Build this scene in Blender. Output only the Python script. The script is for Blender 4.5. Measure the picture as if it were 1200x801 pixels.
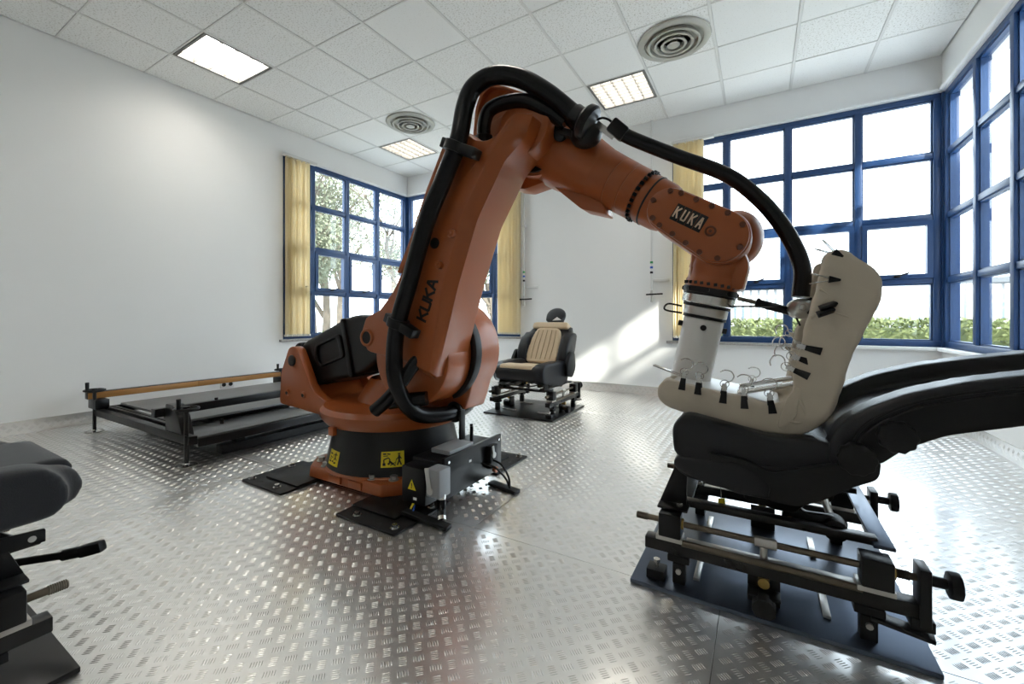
import bpy, bmesh, math, random
import numpy as np
from mathutils import Vector, Matrix, Euler
R = math.radians
PI = math.pi
random.seed(7)
for o in list(bpy.data.objects):
    bpy.data.objects.remove(o)
SC = bpy.context.scene
COL = SC.collection

# ------------------------------------------------------------------ camera, sky, sun, exposure
cd = bpy.data.cameras.new('camera')
cam = bpy.data.objects.new('camera', cd)
COL.objects.link(cam)
cam.location = (0, 0, .9275)
cam.rotation_euler = (R(90), 0, .5378)
cd.sensor_width = 36
cd.sensor_fit = 'HORIZONTAL'
cd.lens = 36 * 499.5 / 1200
cd.shift_x = 7.3 / 1200
cd.shift_y = -27.8 / 1200
cd.clip_start = .02
cd.clip_end = 300
SC.camera = cam

w = bpy.data.worlds.new('World')
SC.world = w
w.use_nodes = True
bg = w.node_tree.nodes['Background']
bg.inputs[0].default_value = (.84, .92, 1, 1)
bg.inputs[1].default_value = 4.1

sd = bpy.data.lights.new('sun', 'SUN')
sd.energy = 9
sd.angle = R(2.2)
sd.color = (1, .94, .84)
sun = bpy.data.objects.new('sun', sd)
COL.objects.link(sun)
sun.location = (8, -2, 9)
sun.rotation_euler = Vector((-1, .58, -.71)).to_track_quat('-Z', 'Y').to_euler()

SC.view_settings.view_transform = 'Standard'
SC.view_settings.look = 'None'
SC.view_settings.exposure = 0.74
SC.view_settings.gamma = 1
SC.view_settings.use_curve_mapping = False

# room shell dimensions (metres)
XL, XR, YB, YF, ZC = -5.09, 1.405, 5.30, -2.6, 3.284
ZS, ZT = .665, 2.965            # window sill and head


# ------------------------------------------------------------------ materials
def mat(name, col, rough=.5, metal=0., var=0., vscale=8., bump=0., bscale=60., spec=.5, emis=None, trans=0., coat=0., detail=3., stretch=None, sheen=0.):
    m = bpy.data.materials.new(name)
    m.use_nodes = True
    nt = m.node_tree
    b = nt.nodes['Principled BSDF']
    b.inputs['Base Color'].default_value = (*col, 1)
    b.inputs['Roughness'].default_value = rough
    b.inputs['Metallic'].default_value = metal
    b.inputs['Specular IOR Level'].default_value = spec
    b.inputs['Coat Weight'].default_value = coat
    if sheen:
        b.inputs['Sheen Weight'].default_value = sheen
        b.inputs['Sheen Roughness'].default_value = .5
    tc = nt.nodes.new('ShaderNodeTexCoord')
    src = tc.outputs['Object']
    if stretch:
        mp = nt.nodes.new('ShaderNodeMapping')
        mp.inputs['Scale'].default_value = stretch
        nt.links.new(src, mp.inputs['Vector'])
        src = mp.outputs['Vector']
    if var:
        n = nt.nodes.new('ShaderNodeTexNoise')
        n.inputs['Scale'].default_value = vscale
        n.inputs['Detail'].default_value = detail
        nt.links.new(src, n.inputs['Vector'])
        mx = nt.nodes.new('ShaderNodeMix')
        mx.data_type = 'RGBA'
        mx.inputs['A'].default_value = (*[c * (1 - var) for c in col], 1)
        mx.inputs['B'].default_value = (*[min(1, c * (1 + var)) for c in col], 1)
        nt.links.new(n.outputs['Fac'], mx.inputs['Factor'])
        nt.links.new(mx.outputs['Result'], b.inputs['Base Color'])
        mr = nt.nodes.new('ShaderNodeMapRange')
        mr.inputs['To Min'].default_value = max(.02, rough - .08)
        mr.inputs['To Max'].default_value = min(1, rough + .08)
        nt.links.new(n.outputs['Fac'], mr.inputs['Value'])
        nt.links.new(mr.outputs['Result'], b.inputs['Roughness'])
    if bump:
        n2 = nt.nodes.new('ShaderNodeTexNoise')
        n2.inputs['Scale'].default_value = bscale
        n2.inputs['Detail'].default_value = 4
        nt.links.new(src, n2.inputs['Vector'])
        bp = nt.nodes.new('ShaderNodeBump')
        bp.inputs['Strength'].default_value = bump
        bp.inputs['Distance'].default_value = .01
        nt.links.new(n2.outputs['Fac'], bp.inputs['Height'])
        nt.links.new(bp.outputs['Normal'], b.inputs['Normal'])
    if emis:
        b.inputs['Emission Color'].default_value = (*emis[0], 1)
        b.inputs['Emission Strength'].default_value = emis[1]
    return m


def mat_tile(name, dens, dark):
    """mineral-fibre ceiling tile with small dark fissures"""
    m = mat(name, (.88, .875, .85), .9)
    nt = m.node_tree
    b = nt.nodes['Principled BSDF']
    tc = nt.nodes.new('ShaderNodeTexCoord')
    n = nt.nodes.new('ShaderNodeTexNoise')
    n.inputs['Scale'].default_value = 75
    n.inputs['Detail'].default_value = 3
    n.inputs['Roughness'].default_value = .65
    nt.links.new(tc.outputs['Object'], n.inputs['Vector'])
    r = nt.nodes.new('ShaderNodeValToRGB')
    r.color_ramp.elements[0].position = dens - .05
    r.color_ramp.elements[0].color = (*dark, 1)
    r.color_ramp.elements[1].position = dens + .03
    r.color_ramp.elements[1].color = (.88, .875, .85, 1)
    nt.links.new(n.outputs['Fac'], r.inputs['Fac'])
    nt.links.new(r.outputs['Color'], b.inputs['Base Color'])
    return m


def mat_glass(name):
    m = bpy.data.materials.new(name)
    m.use_nodes = True
    nt = m.node_tree
    for n in list(nt.nodes):
        nt.nodes.remove(n)
    out = nt.nodes.new('ShaderNodeOutputMaterial')
    tr = nt.nodes.new('ShaderNodeBsdfTransparent')
    tr.inputs[0].default_value = (.93, .965, .97, 1)
    gl = nt.nodes.new('ShaderNodeBsdfGlossy')
    gl.inputs['Roughness'].default_value = .02
    lw = nt.nodes.new('ShaderNodeLayerWeight')
    lw.inputs['Blend'].default_value = .5
    pw = nt.nodes.new('ShaderNodeMath')
    pw.operation = 'POWER'
    pw.inputs[1].default_value = 5
    nt.links.new(lw.outputs['Facing'], pw.inputs[0])
    fr = nt.nodes.new('ShaderNodeMath')
    fr.operation = 'MULTIPLY_ADD'
    fr.inputs[1].default_value = .7
    fr.inputs[2].default_value = .035
    nt.links.new(pw.outputs[0], fr.inputs[0])
    mx = nt.nodes.new('ShaderNodeMixShader')
    nt.links.new(fr.outputs[0], mx.inputs[0])
    nt.links.new(tr.outputs[0], mx.inputs[1])
    nt.links.new(gl.outputs[0], mx.inputs[2])
    nt.links.new(mx.outputs[0], out.inputs[0])
    return m


def mat_cloth_translucent(name, col, amount):
    m = bpy.data.materials.new(name)
    m.use_nodes = True
    nt = m.node_tree
    for n in list(nt.nodes):
        nt.nodes.remove(n)
    out = nt.nodes.new('ShaderNodeOutputMaterial')
    tc = nt.nodes.new('ShaderNodeTexCoord')
    wv = nt.nodes.new('ShaderNodeTexNoise')
    wv.inputs['Scale'].default_value = 260
    nt.links.new(tc.outputs['Object'], wv.inputs['Vector'])
    mix = nt.nodes.new('ShaderNodeMix')
    mix.data_type = 'RGBA'
    mix.inputs['A'].default_value = (*[c * .93 for c in col], 1)
    mix.inputs['B'].default_value = (*col, 1)
    nt.links.new(wv.outputs['Fac'], mix.inputs['Factor'])
    df = nt.nodes.new('ShaderNodeBsdfDiffuse')
    tl = nt.nodes.new('ShaderNodeBsdfTranslucent')
    mx = nt.nodes.new('ShaderNodeMixShader')
    mx.inputs[0].default_value = amount
    nt.links.new(mix.outputs['Result'], df.inputs[0])
    nt.links.new(mix.outputs['Result'], tl.inputs[0])
    nt.links.new(df.outputs[0], mx.inputs[1])
    nt.links.new(tl.outputs[0], mx.inputs[2])
    nt.links.new(mx.outputs[0], out.inputs[0])
    return m


M = {}
M['wall'] = mat('wall_paint', (.86, .855, .84), .85, var=.012, vscale=3, bump=.04, bscale=250)
M['outer'] = mat('outer_plaster', (.7, .68, .64), .9, var=.05)
M['tile_a'] = mat_tile('ceiling_tile_fissured', .42, (.60, .58, .53))
M['tile_b'] = mat_tile('ceiling_tile_fine', .36, (.70, .68, .63))
M['tbar'] = mat('ceiling_grid_enamel', (.74, .73, .70), .5)
M['void'] = mat('ceiling_void', (.035, .034, .033), .9)


def mat_metal2(name, col, r_sharp, r_broad, mix, var=.04, vscale=2.2):
    """worn aluminium: a clear sheen over a broad one"""
    m = mat(name, col, r_sharp, 1., var=var, vscale=vscale, bump=.03, bscale=14)
    nt = m.node_tree
    b1 = nt.nodes['Principled BSDF']
    b2 = nt.nodes.new('ShaderNodeBsdfPrincipled')
    b2.inputs['Metallic'].default_value = 1
    b2.inputs['Roughness'].default_value = r_broad
    nt.links.new(b1.inputs['Base Color'].links[0].from_socket, b2.inputs['Base Color'])
    mx = nt.nodes.new('ShaderNodeMixShader')
    mx.inputs[0].default_value = mix
    nt.links.new(b1.outputs[0], mx.inputs[1])
    nt.links.new(b2.outputs[0], mx.inputs[2])
    nt.links.new(mx.outputs[0], nt.nodes['Material Output'].inputs[0])
    return m


M['plate'] = mat_metal2('tread_plate_aluminium', (.90, .885, .865), .19, .52, .36)
M['bar'] = mat_metal2('tread_bar_aluminium', (.82, .81, .79), .20, .5, .3)
M['seam'] = mat('floor_substrate', (.09, .085, .08), .8)
M['blue'] = mat('blue_window_enamel', (.016, .055, .16), .38, var=.05, vscale=4)
M['dkrubber'] = mat('window_gasket', (.03, .035, .05), .6)
M['glass'] = mat_glass('window_glass')
M['marble'] = mat('speckled_marble', (.36, .345, .33), .3, var=.5, vscale=55, detail=6)
M['orange'] = mat('robot_orange_paint', (.37, .090, .019), .36, var=.04, vscale=9, bump=.03, bscale=180, coat=.15)
M['orange_dk'] = mat('robot_orange_bolt', (.13, .035, .012), .4)
M['black'] = mat('black_paint', (.008, .008, .009), .33, var=.15, vscale=12, spec=.32)
M['blackm'] = mat('black_matt', (.010, .010, .011), .48, var=.15, vscale=20, spec=.28)
M['blackp'] = mat('black_plastic_cover', (.007, .007, .008), .36, bump=.1, bscale=300, spec=.35)
M['hose'] = mat('black_hose_rubber', (.006, .006, .007), .24, bump=.03, bscale=200, spec=.28)
M['sky_tint_plate'] = mat('steel_plate_sky_tinted', (.095, .117, .158), .32, .9, var=.15, vscale=7)  # blue of the reflected sky is put into the base colour
M['rail'] = mat('oiled_steel_rail', (.022, .021, .021), .3, .5, var=.3, vscale=18)
M['rod'] = mat('screw_rod_steel', (.16, .135, .105), .32, 1., var=.2, vscale=40)
M['steel'] = mat('bright_steel', (.62, .61, .59), .24, 1., var=.08, vscale=30)
M['brushed'] = mat('brushed_steel', (.55, .53, .50), .33, 1., var=.1, vscale=60)
M['zinc'] = mat('zinc_bolt', (.5, .49, .46), .4, 1.)
M['brass'] = mat('brass_fitting', (.42, .28, .09), .35, 1., var=.2, vscale=50)
M['whitep'] = mat('white_cylinder_paint', (.78, .77, .745), .38)
M['greyp'] = mat('grey_connector', (.32, .33, .34), .45)
M['lightgrey'] = mat('light_grey_latch', (.62, .62, .6), .4)
M['yellow'] = mat('yellow_sticker', (.86, .68, .02), .45)
M['ink'] = mat('black_print', (.012, .012, .012), .6)
M['cream'] = mat('cream_letter', (.82, .62, .44), .5)
M['canvas'] = mat('beige_canvas', (.60, .525, .42), .85, var=.04, vscale=6, bump=.55, bscale=11, sheen=.2)
M['leather'] = mat('black_leather', (.011, .0115, .015), .36, var=.12, vscale=25, bump=.12, bscale=220, spec=.35)
M['fabricb'] = mat('black_seat_fabric', (.010, .011, .016), .75, var=.2, vscale=60, bump=.15, bscale=320, sheen=.3)
M['plastic'] = mat('dark_seat_plastic', (.008, .008, .009), .40, bump=.06, bscale=400, spec=.28)
M['beige'] = mat('beige_leather', (.66, .52, .35), .5, var=.05, vscale=14, bump=.08, bscale=120)
M['piping'] = mat('beige_stitching', (.40, .29, .17), .7)
M['paper'] = mat('white_paper_tag', (.85, .85, .83), .7)
M['wood'] = mat('varnished_timber', (.43, .20, .05), .4, var=.2, vscale=9, stretch=(6, .8, 6))
M['gloss'] = mat('black_gloss_board', (.13, .135, .14), .33, 0., var=.1, vscale=3, spec=.8)
M['blind'] = mat_cloth_translucent('cream_blind_fabric', (.95, .87, .68), .6)
M['sheer'] = mat_cloth_translucent('white_sheer', (.86, .85, .82), .5)
M['pvc'] = mat('white_conduit', (.72, .71, .69), .45)
M['green'] = mat('green_ring', (.02, .28, .08), .4)
M['bluering'] = mat('blue_ring', (.02, .10, .5), .4)
M['lamp'] = mat('lamp_tubes', (1, 1, 1), .5, emis=((1, .95, .86), 10))
M['louvre'] = mat('louvre_grey', (.20, .195, .18), .45)
M['diff'] = mat('diffuser_grey_enamel', (.44, .43, .38), .4, var=.05)
M['asphalt'] = mat('pale_asphalt', (.28, .28, .27), .9, var=.1, vscale=3)
M['grass'] = mat('pale_concrete_ground', (.68, .665, .64), .95, var=.10, vscale=1.5)
M['hedge'] = mat('hedge_leaf', (.115, .135, .045), .8, var=.45, vscale=9)
M['leaf'] = mat('tree_leaf', (.15, .165, .11), .8, var=.4, vscale=2)
M['bark'] = mat('tree_bark', (.14, .115, .09), .9, var=.3, vscale=12)
M['fence'] = mat('white_fence_paint', (.78, .78, .78), .6)
M['bwall'] = mat('pale_building_wall', (.66, .66, .66), .8, var=.03)
M['bgrey'] = mat('grey_building_cladding', (.13, .14, .15), .8, var=.05)
M['bglass'] = mat('building_glass', (.10, .13, .16), .12)
M['carw'] = mat('car_pale_grey', (.20, .22, .24), .25, coat=.5)
M['card'] = mat('car_dark', (.08, .10, .13), .25, coat=.5)
M['carr'] = mat('car_red', (.40, .05, .04), .25, coat=.5)
M['tyre'] = mat('tyre', (.02, .02, .02), .8)


# ------------------------------------------------------------------ mesh builder
class G:
    def __init__(s):
        s.v = []
        s.f = []

    def add(s, vs, fs):
        n = len(s.v)
        s.v += [tuple(p) for p in vs]
        s.f += [tuple(i + n for i in f) for f in fs]
        return s

    def mm(s, x0, x1, y0, y1, z0, z1):
        return s.add([(x0, y0, z0), (x1, y0, z0), (x1, y1, z0), (x0, y1, z0), (x0, y0, z1), (x1, y0, z1), (x1, y1, z1), (x0, y1, z1)],
                     [(0, 3, 2, 1), (4, 5, 6, 7), (0, 1, 5, 4), (1, 2, 6, 5), (2, 3, 7, 6), (3, 0, 4, 7)])

    def box(s, c, d, rot=None):
        q = Euler(rot).to_matrix() if rot else None
        vs = []
        for z in (-1, 1):
            for x, y in ((-1, -1), (1, -1), (1, 1), (-1, 1)):
                p = Vector((x * d[0] / 2, y * d[1] / 2, z * d[2] / 2))
                if q:
                    p = q @ p
                vs.append(p + Vector(c))
        return s.add(vs, [(0, 3, 2, 1), (4, 5, 6, 7), (0, 1, 5, 4), (1, 2, 6, 5), (2, 3, 7, 6), (3, 0, 4, 7)])

    def bar(s, a, b, wd, h, up=(0, 0, 1)):
        """rectangular bar from a to b, wd across, h along up"""
        a, b = Vector(a), Vector(b)
        d = (b - a).normalized()
        sd_ = d.cross(Vector(up)).normalized()
        u = sd_.cross(d)
        vs = []
        for p in (a, b):
            for i, j in ((-1, -1), (1, -1), (1, 1), (-1, 1)):
                vs.append(p + sd_ * i * wd / 2 + u * j * h / 2)
        return s.add(vs, [(0, 1, 2, 3), (7, 6, 5, 4), (0, 4, 5, 1), (1, 5, 6, 2), (2, 6, 7, 3), (3, 7, 4, 0)])

    def cyl(s, a, b, r0, r1=None, n=24, caps=True):
        r1 = r0 if r1 is None else r1
        a, b = Vector(a), Vector(b)
        d = (b - a).normalized()
        x = d.orthogonal().normalized()
        y = d.cross(x)
        vs = []
        for p, r in ((a, r0), (b, r1)):
            for k in range(n):
                t = 2 * PI * k / n
                vs.append(p + x * r * math.cos(t) + y * r * math.sin(t))
        fs = [(k, (k + 1) % n, n + (k + 1) % n, n + k) for k in range(n)]
        if caps:
            fs += [tuple(range(n - 1, -1, -1)), tuple(range(n, 2 * n))]
        return s.add(vs, fs)

    def lathe(s, a, d, prof, n=32):
        """revolve (t, r) pairs about axis from a along d"""
        a, d = Vector(a), Vector(d).normalized()
        x = d.orthogonal().normalized()
        y = d.cross(x)
        vs, fs = [], []
        for t, r in prof:
            for k in range(n):
                q = 2 * PI * k / n
                vs.append(a + d * t + (x * math.cos(q) + y * math.sin(q)) * r)
        m = len(prof)
        for i in range(m - 1):
            for k in range(n):
                fs.append((i * n + k, i * n + (k + 1) % n, (i + 1) * n + (k + 1) % n, (i + 1) * n + k))
        if prof[0][1] > 1e-6:
            fs.append(tuple(range(n - 1, -1, -1)))
        if prof[-1][1] > 1e-6:
            fs.append(tuple(range((m - 1) * n, m * n)))
        return s.add(vs, fs)

    def tube(s, pts, r, n=12, sub=6, caps=True, rr=None):
        pts = [Vector(p) for p in pts]
        if sub > 1 and len(pts) > 2:
            q = []
            ext = [pts[0] * 2 - pts[1]] + pts + [pts[-1] * 2 - pts[-2]]
            for i in range(1, len(ext) - 2):
                p0, p1, p2, p3 = ext[i - 1:i + 3]
                for k in range(sub):
                    t = k / sub
                    q.append(.5 * ((2 * p1) + (p2 - p0) * t + (2 * p0 - 5 * p1 + 4 * p2 - p3) * t * t + (3 * p1 - p0 - 3 * p2 + p3) * t ** 3))
            q.append(pts[-1])
            pts = q
        m = len(pts)
        vs, fs = [], []
        x = None
        for i, p in enumerate(pts):
            d = (pts[min(i + 1, m - 1)] - pts[max(i - 1, 0)]).normalized()
            if x is None:
                x = d.orthogonal().normalized()
            x = (x - d * x.dot(d)).normalized()
            y = d.cross(x)
            ri = r if rr is None else r + (rr - r) * i / (m - 1)
            for k in range(n):
                t = 2 * PI * k / n
                vs.append(p + (x * math.cos(t) + y * math.sin(t)) * ri)
        for i in range(m - 1):
            for k in range(n):
                fs.append((i * n + k, i * n + (k + 1) % n, (i + 1) * n + (k + 1) % n, (i + 1) * n + k))
        if caps:
            fs += [tuple(range(n - 1, -1, -1)), tuple(range((m - 1) * n, m * n))]
        return s.add(vs, fs)

    def prism(s, poly, lo, hi, axis='y', top=None):
        """extrude a 2-D outline; top = outline at hi (same count) for a taper"""
        top = top or poly
        n = len(poly)

        def p3(p, t):
            if axis == 'y':
                return (p[0], t, p[1])
            if axis == 'x':
                return (t, p[0], p[1])
            return (p[0], p[1], t)
        vs = [p3(p, lo) for p in poly] + [p3(p, hi) for p in top]
        fs = [tuple(range(n - 1, -1, -1)), tuple(range(n, 2 * n))]
        fs += [(k, (k + 1) % n, n + (k + 1) % n, n + k) for k in range(n)]
        return s.add(vs, fs)

    def ell(s, c, r, n=20, m=12):
        vs, fs = [], []
        for i in range(m + 1):
            a = PI * i / m
            for k in range(n):
                t = 2 * PI * k / n
                vs.append((c[0] + r[0] * math.sin(a) * math.cos(t), c[1] + r[1] * math.sin(a) * math.sin(t), c[2] + r[2] * math.cos(a)))
        for i in range(m):
            for k in range(n):
                fs.append((i * n + k, (i + 1) * n + k, (i + 1) * n + (k + 1) % n, i * n + (k + 1) % n))
        return s.add(vs, fs)

    def torus(s, c, ax, Rr, r, n=28, m=8):
        c, ax = Vector(c), Vector(ax).normalized()
        x = ax.orthogonal().normalized()
        y = ax.cross(x)
        vs, fs = [], []
        for i in range(n):
            t = 2 * PI * i / n
            d = x * math.cos(t) + y * math.sin(t)
            for k in range(m):
                q = 2 * PI * k / m
                vs.append(c + d * (Rr + r * math.cos(q)) + ax * r * math.sin(q))
        for i in range(n):
            for k in range(m):
                fs.append((i * m + k, ((i + 1) % n) * m + k, ((i + 1) % n) * m + (k + 1) % m, i * m + (k + 1) % m))
        return s.add(vs, fs)

    def mesh(s, name, bevel=0., seg=2, off=(0, 0, 0), angle=30, clean=True):
        me = bpy.data.meshes.new(name)
        vs = [(p[0] - off[0], p[1] - off[1], p[2] - off[2]) for p in s.v]
        me.from_pydata(vs, [], s.f)
        bm = bmesh.new()
        bm.from_mesh(me)
        if clean:
            bmesh.ops.remove_doubles(bm, verts=bm.verts, dist=1e-6)
            bmesh.ops.recalc_face_normals(bm, faces=bm.faces)
        if bevel:
            es = [e for e in bm.edges if len(e.link_faces) == 2 and e.calc_face_angle(0) > R(angle)]
            bmesh.ops.bevel(bm, geom=es, offset=bevel, segments=seg, profile=.5, affect='EDGES', clamp_overlap=True)
        bm.to_mesh(me)
        bm.free()
        me.polygons.foreach_set('use_smooth', [True] * len(me.polygons))
        me.set_sharp_from_angle(angle=R(38))
        return me


def rootoff(parent):
    p = parent
    while p is not None and p.parent is not None:
        p = p.parent
    return tuple(p.location) if p is not None else (0, 0, 0)


def obj(name, me, m, parent=None):
    o = bpy.data.objects.new(name, me)
    COL.objects.link(o)
    if m is not None:
        me.materials.clear()
        me.materials.append(M[m] if isinstance(m, str) else m)
    if parent is not None:
        o.parent = parent
    return o


def part(name, g, m, parent=None, bevel=0., seg=2, label=None, kind=None):
    """g is in world coordinates; stored relative to the thing's origin"""
    o = obj(name, g.mesh(name, bevel, seg, rootoff(parent)), m, parent)
    if label:
        o['label'] = label
    if kind:
        o['kind'] = kind
    return o


def tag(o, label=None, cat=None, group=None, kind=None):
    if label:
        o['label'] = label
    if cat:
        o['category'] = cat
    if group:
        o['group'] = group
    if kind:
        o['kind'] = kind
    return o


def thing(name, label, cat, loc=(0, 0, 0), group=None, kind=None):
    o = bpy.data.objects.new(name, None)
    COL.objects.link(o)
    o.location = loc
    o.empty_display_size = .1
    return tag(o, label, cat, group, kind)


def solo(name, g, m, label, cat, group=None, bevel=0., loc=None):
    """a thing that is one mesh; origin at loc"""
    loc = loc or (0, 0, 0)
    o = obj(name, g.mesh(name, bevel, 2, loc), m)
    o.location = loc
    return tag(o, label, cat, group)


def struct(name, g, m, bevel=0.):
    o = obj(name, g.mesh(name, bevel), m)
    o['kind'] = 'structure'
    return o


def copy_tree(o, parent=None):
    c = o.copy()
    COL.objects.link(c)
    c.parent = parent
    for ch in list(o.children):
        copy_tree(ch, c)
    return c


def rnd(poly, r, n=4):
    """round the corners of a 2-D outline; r a number or one per corner"""
    out = []
    m = len(poly)
    for i in range(m):
        p0, p, p1 = Vector(poly[i - 1]), Vector(poly[i]), Vector(poly[(i + 1) % m])
        ri = r[i] if isinstance(r, (list, tuple)) else r
        a, b = (p0 - p), (p1 - p)
        k = min(ri, a.length * .48, b.length * .48)
        if k < 1e-5:
            out.append(tuple(p))
            continue
        a = p + a.normalized() * k
        b = p + b.normalized() * k
        for j in range(n + 1):
            t = j / n
            out.append(tuple(a * (1 - t) ** 2 + p * 2 * t * (1 - t) + b * t * t))
    return out


def disc(c, r, n=32, a0=0, a1=2 * PI):
    return [(c[0] + r * math.cos(a0 + (a1 - a0) * k / n), c[1] + r * math.sin(a0 + (a1 - a0) * k / n)) for k in range(n)]


def pill(a, b, r0, r1, n=12):
    """outline of two circles joined by tangents, in 2-D"""
    a, b = Vector(a), Vector(b)
    t = math.atan2(*(b - a).yx)
    d = (b - a).length
    q = math.acos(max(-1, min(1, (r0 - r1) / d)))
    out = [(a.x + r0 * math.cos(t + q + (2 * PI - 2 * q) * k / n), a.y + r0 * math.sin(t + q + (2 * PI - 2 * q) * k / n)) for k in range(n + 1)]
    out += [(b.x + r1 * math.cos(t - q + 2 * q * k / n), b.y + r1 * math.sin(t - q + 2 * q * k / n)) for k in range(n + 1)]
    return out


def soft(name, g, m, parent, voxel=.012, smooth=8, noise=0., nscale=10., label=None, off=None):
    """union of solids turned into one soft, upholstered skin"""
    me0 = g.mesh(name)
    t = bpy.data.objects.new('tmp', me0)
    COL.objects.link(t)
    r = t.modifiers.new('r', 'REMESH')
    r.mode = 'VOXEL'
    r.voxel_size = voxel
    s = t.modifiers.new('s', 'SMOOTH')
    s.factor = .5
    s.iterations = smooth
    dg = bpy.context.evaluated_depsgraph_get()
    me = bpy.data.meshes.new_from_object(t.evaluated_get(dg))
    bpy.data.objects.remove(t)
    off = off or rootoff(parent)
    n = len(me.vertices)
    co = np.empty(n * 3)
    me.vertices.foreach_get('co', co)
    co = co.reshape(-1, 3)
    if noise:
        nv = np.empty(n * 3)
        me.vertices.foreach_get('normal', nv)
        nv = nv.reshape(-1, 3)
        from mathutils import noise as N
        h = np.array([N.noise(Vector(p) * nscale) + .5 * N.noise(Vector(p) * nscale * 2.3) for p in co])
        co = co + nv * (h * noise)[:, None]
    co = co - np.array(off)
    me.vertices.foreach_set('co', co.ravel())
    me.polygons.foreach_set('use_smooth', [True] * len(me.polygons))
    me.name = name
    o = obj(name, me, m, parent)
    if label:
        o['label'] = label
    return o


def letters(g, text, o, ux, uy, h, wd, gap, st, nrm, th):
    """block capitals from strokes; o origin, ux along, uy up, nrm outwards"""
    o, ux, uy, nrm = Vector(o), Vector(ux).normalized(), Vector(uy).normalized(), Vector(nrm).normalized()
    ST = {'K': [((0, 0), (0, 1)), ((.05, .48), (1, 1)), ((.3, .6), (1, 0))],
          'U': [((0, 1), (0, .12)), ((0, .1), (.15, 0)), ((.1, 0), (.9, 0)), ((.85, 0), (1, .12)), ((1, .1), (1, 1))],
          'A': [((0, 0), (.42, 1)), ((.42, 1), (.58, 1)), ((1, 0), (.58, 1)), ((.18, .33), (.82, .33))]}
    x = 0
    for ch in text:
        for a, b in ST[ch]:
            pa = o + ux * (x + a[0] * wd) + uy * a[1] * h
            pb = o + ux * (x + b[0] * wd) + uy * b[1] * h
            d = (pb - pa).normalized()
            g.bar(pa - d * st * .4 + nrm * th / 2, pb + d * st * .4 + nrm * th / 2, st, th, nrm)
        x += wd + gap


# ------------------------------------------------------------------ the room: floor of tread plate
def tread(x0, x1, y0, y1, frame, m=.006, sc=1.):
    """five-bar relief between x0..x1, y0..y1 of a plane; frame(u, v, h) -> xyz arrays"""
    p = .06 * sc
    i0, i1 = math.floor(x0 / p) - 1, math.ceil(x1 / p) + 1
    j0, j1 = math.floor(y0 / p) - 1, math.ceil(y1 / p) + 1
    cs, an = [], []
    for i in range(i0, i1 + 1):
        for j in range(j0, j1 + 1):
            cs.append((i * p + .01 * sc, j * p + .008 * sc, PI / 4))
            cs.append((i * p + .04 * sc, j * p + .038 * sc, -PI / 4))
    cs = np.array(cs)
    e = .017 * sc + m
    cs = cs[(cs[:, 0] > x0 + e) & (cs[:, 0] < x1 - e) & (cs[:, 1] > y0 + e) & (cs[:, 1] < y1 - e)]
    L, W, Hh = .0128 * sc, .0016 * sc, .0014 * sc
    loc = np.array([(-L, 0, 0), (-L * .55, W, 0), (L * .55, W, 0), (L, 0, 0), (L * .55, -W, 0), (-L * .55, -W, 0), (-L * .6, 0, Hh), (L * .6, 0, Hh)])
    V = []
    for k in range(-2, 3):
        lu = loc[:, 0]
        lv = loc[:, 1] + k * .0068 * sc
        ca, sa = np.cos(cs[:, 2])[:, None], np.sin(cs[:, 2])[:, None]
        u = cs[:, 0][:, None] + ca * lu - sa * lv
        v = cs[:, 1][:, None] + sa * lu + ca * lv
        h = np.broadcast_to(loc[:, 2], u.shape)
        V.append(np.stack(frame(u, v, h), -1))
    V = np.concatenate(V).reshape(-1, 3)
    nb = len(V) // 8
    F = np.array([(0, 6, 1), (1, 6, 7), (1, 7, 2), (2, 7, 3), (3, 7, 4), (4, 7, 6), (4, 6, 5), (5, 6, 0)])
    F = (F[None] + (np.arange(nb) * 8)[:, None, None]).reshape(-1, 3)
    me = bpy.data.meshes.new('tread_bars')
    me.vertices.add(len(V))
    me.vertices.foreach_set('co', V.ravel())
    me.loops.add(len(F) * 3)
    me.loops.foreach_set('vertex_index', F.ravel().astype(np.int32))
    me.polygons.add(len(F))
    me.polygons.foreach_set('loop_start', (np.arange(len(F)) * 3).astype(np.int32))
    me.update(calc_edges=True)
    me.polygons.foreach_set('use_smooth', [True] * len(F))
    return me


floor = struct('floor', G().mm(XL - .3, XR + .3, YF - .2, YB + .3, -.16, -.006), 'seam')
rows = [(YF, -.95, (XL, -3.6, -1.1, XR)), (-.95, .30, (XL, -4.85, -2.35, .15, XR)), (.30, 1.55, (XL, -2.61, -.11, XR)),
        (1.55, 2.80, (XL, -3.6, -1.095, XR)), (2.80, 4.05, (XL, -2.61, -.11, XR)), (4.05, YB, (XL, -3.6, -1.095, XR))]
for y0, y1, xs in rows:
    for x0, x1 in zip(xs[:-1], xs[1:]):
        p = part('tread_plate', G().mm(x0 + .0012, x1 - .0012, y0 + .0012, y1 - .0012, -.006, 0), 'plate', floor)
        if y1 > -.5:
            b = obj('tread_bars', tread(x0, x1, max(y0, -.4), y1, lambda u, v, h: (u, v, h)), 'bar', p)
            b['kind'] = 'stuff'

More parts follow.
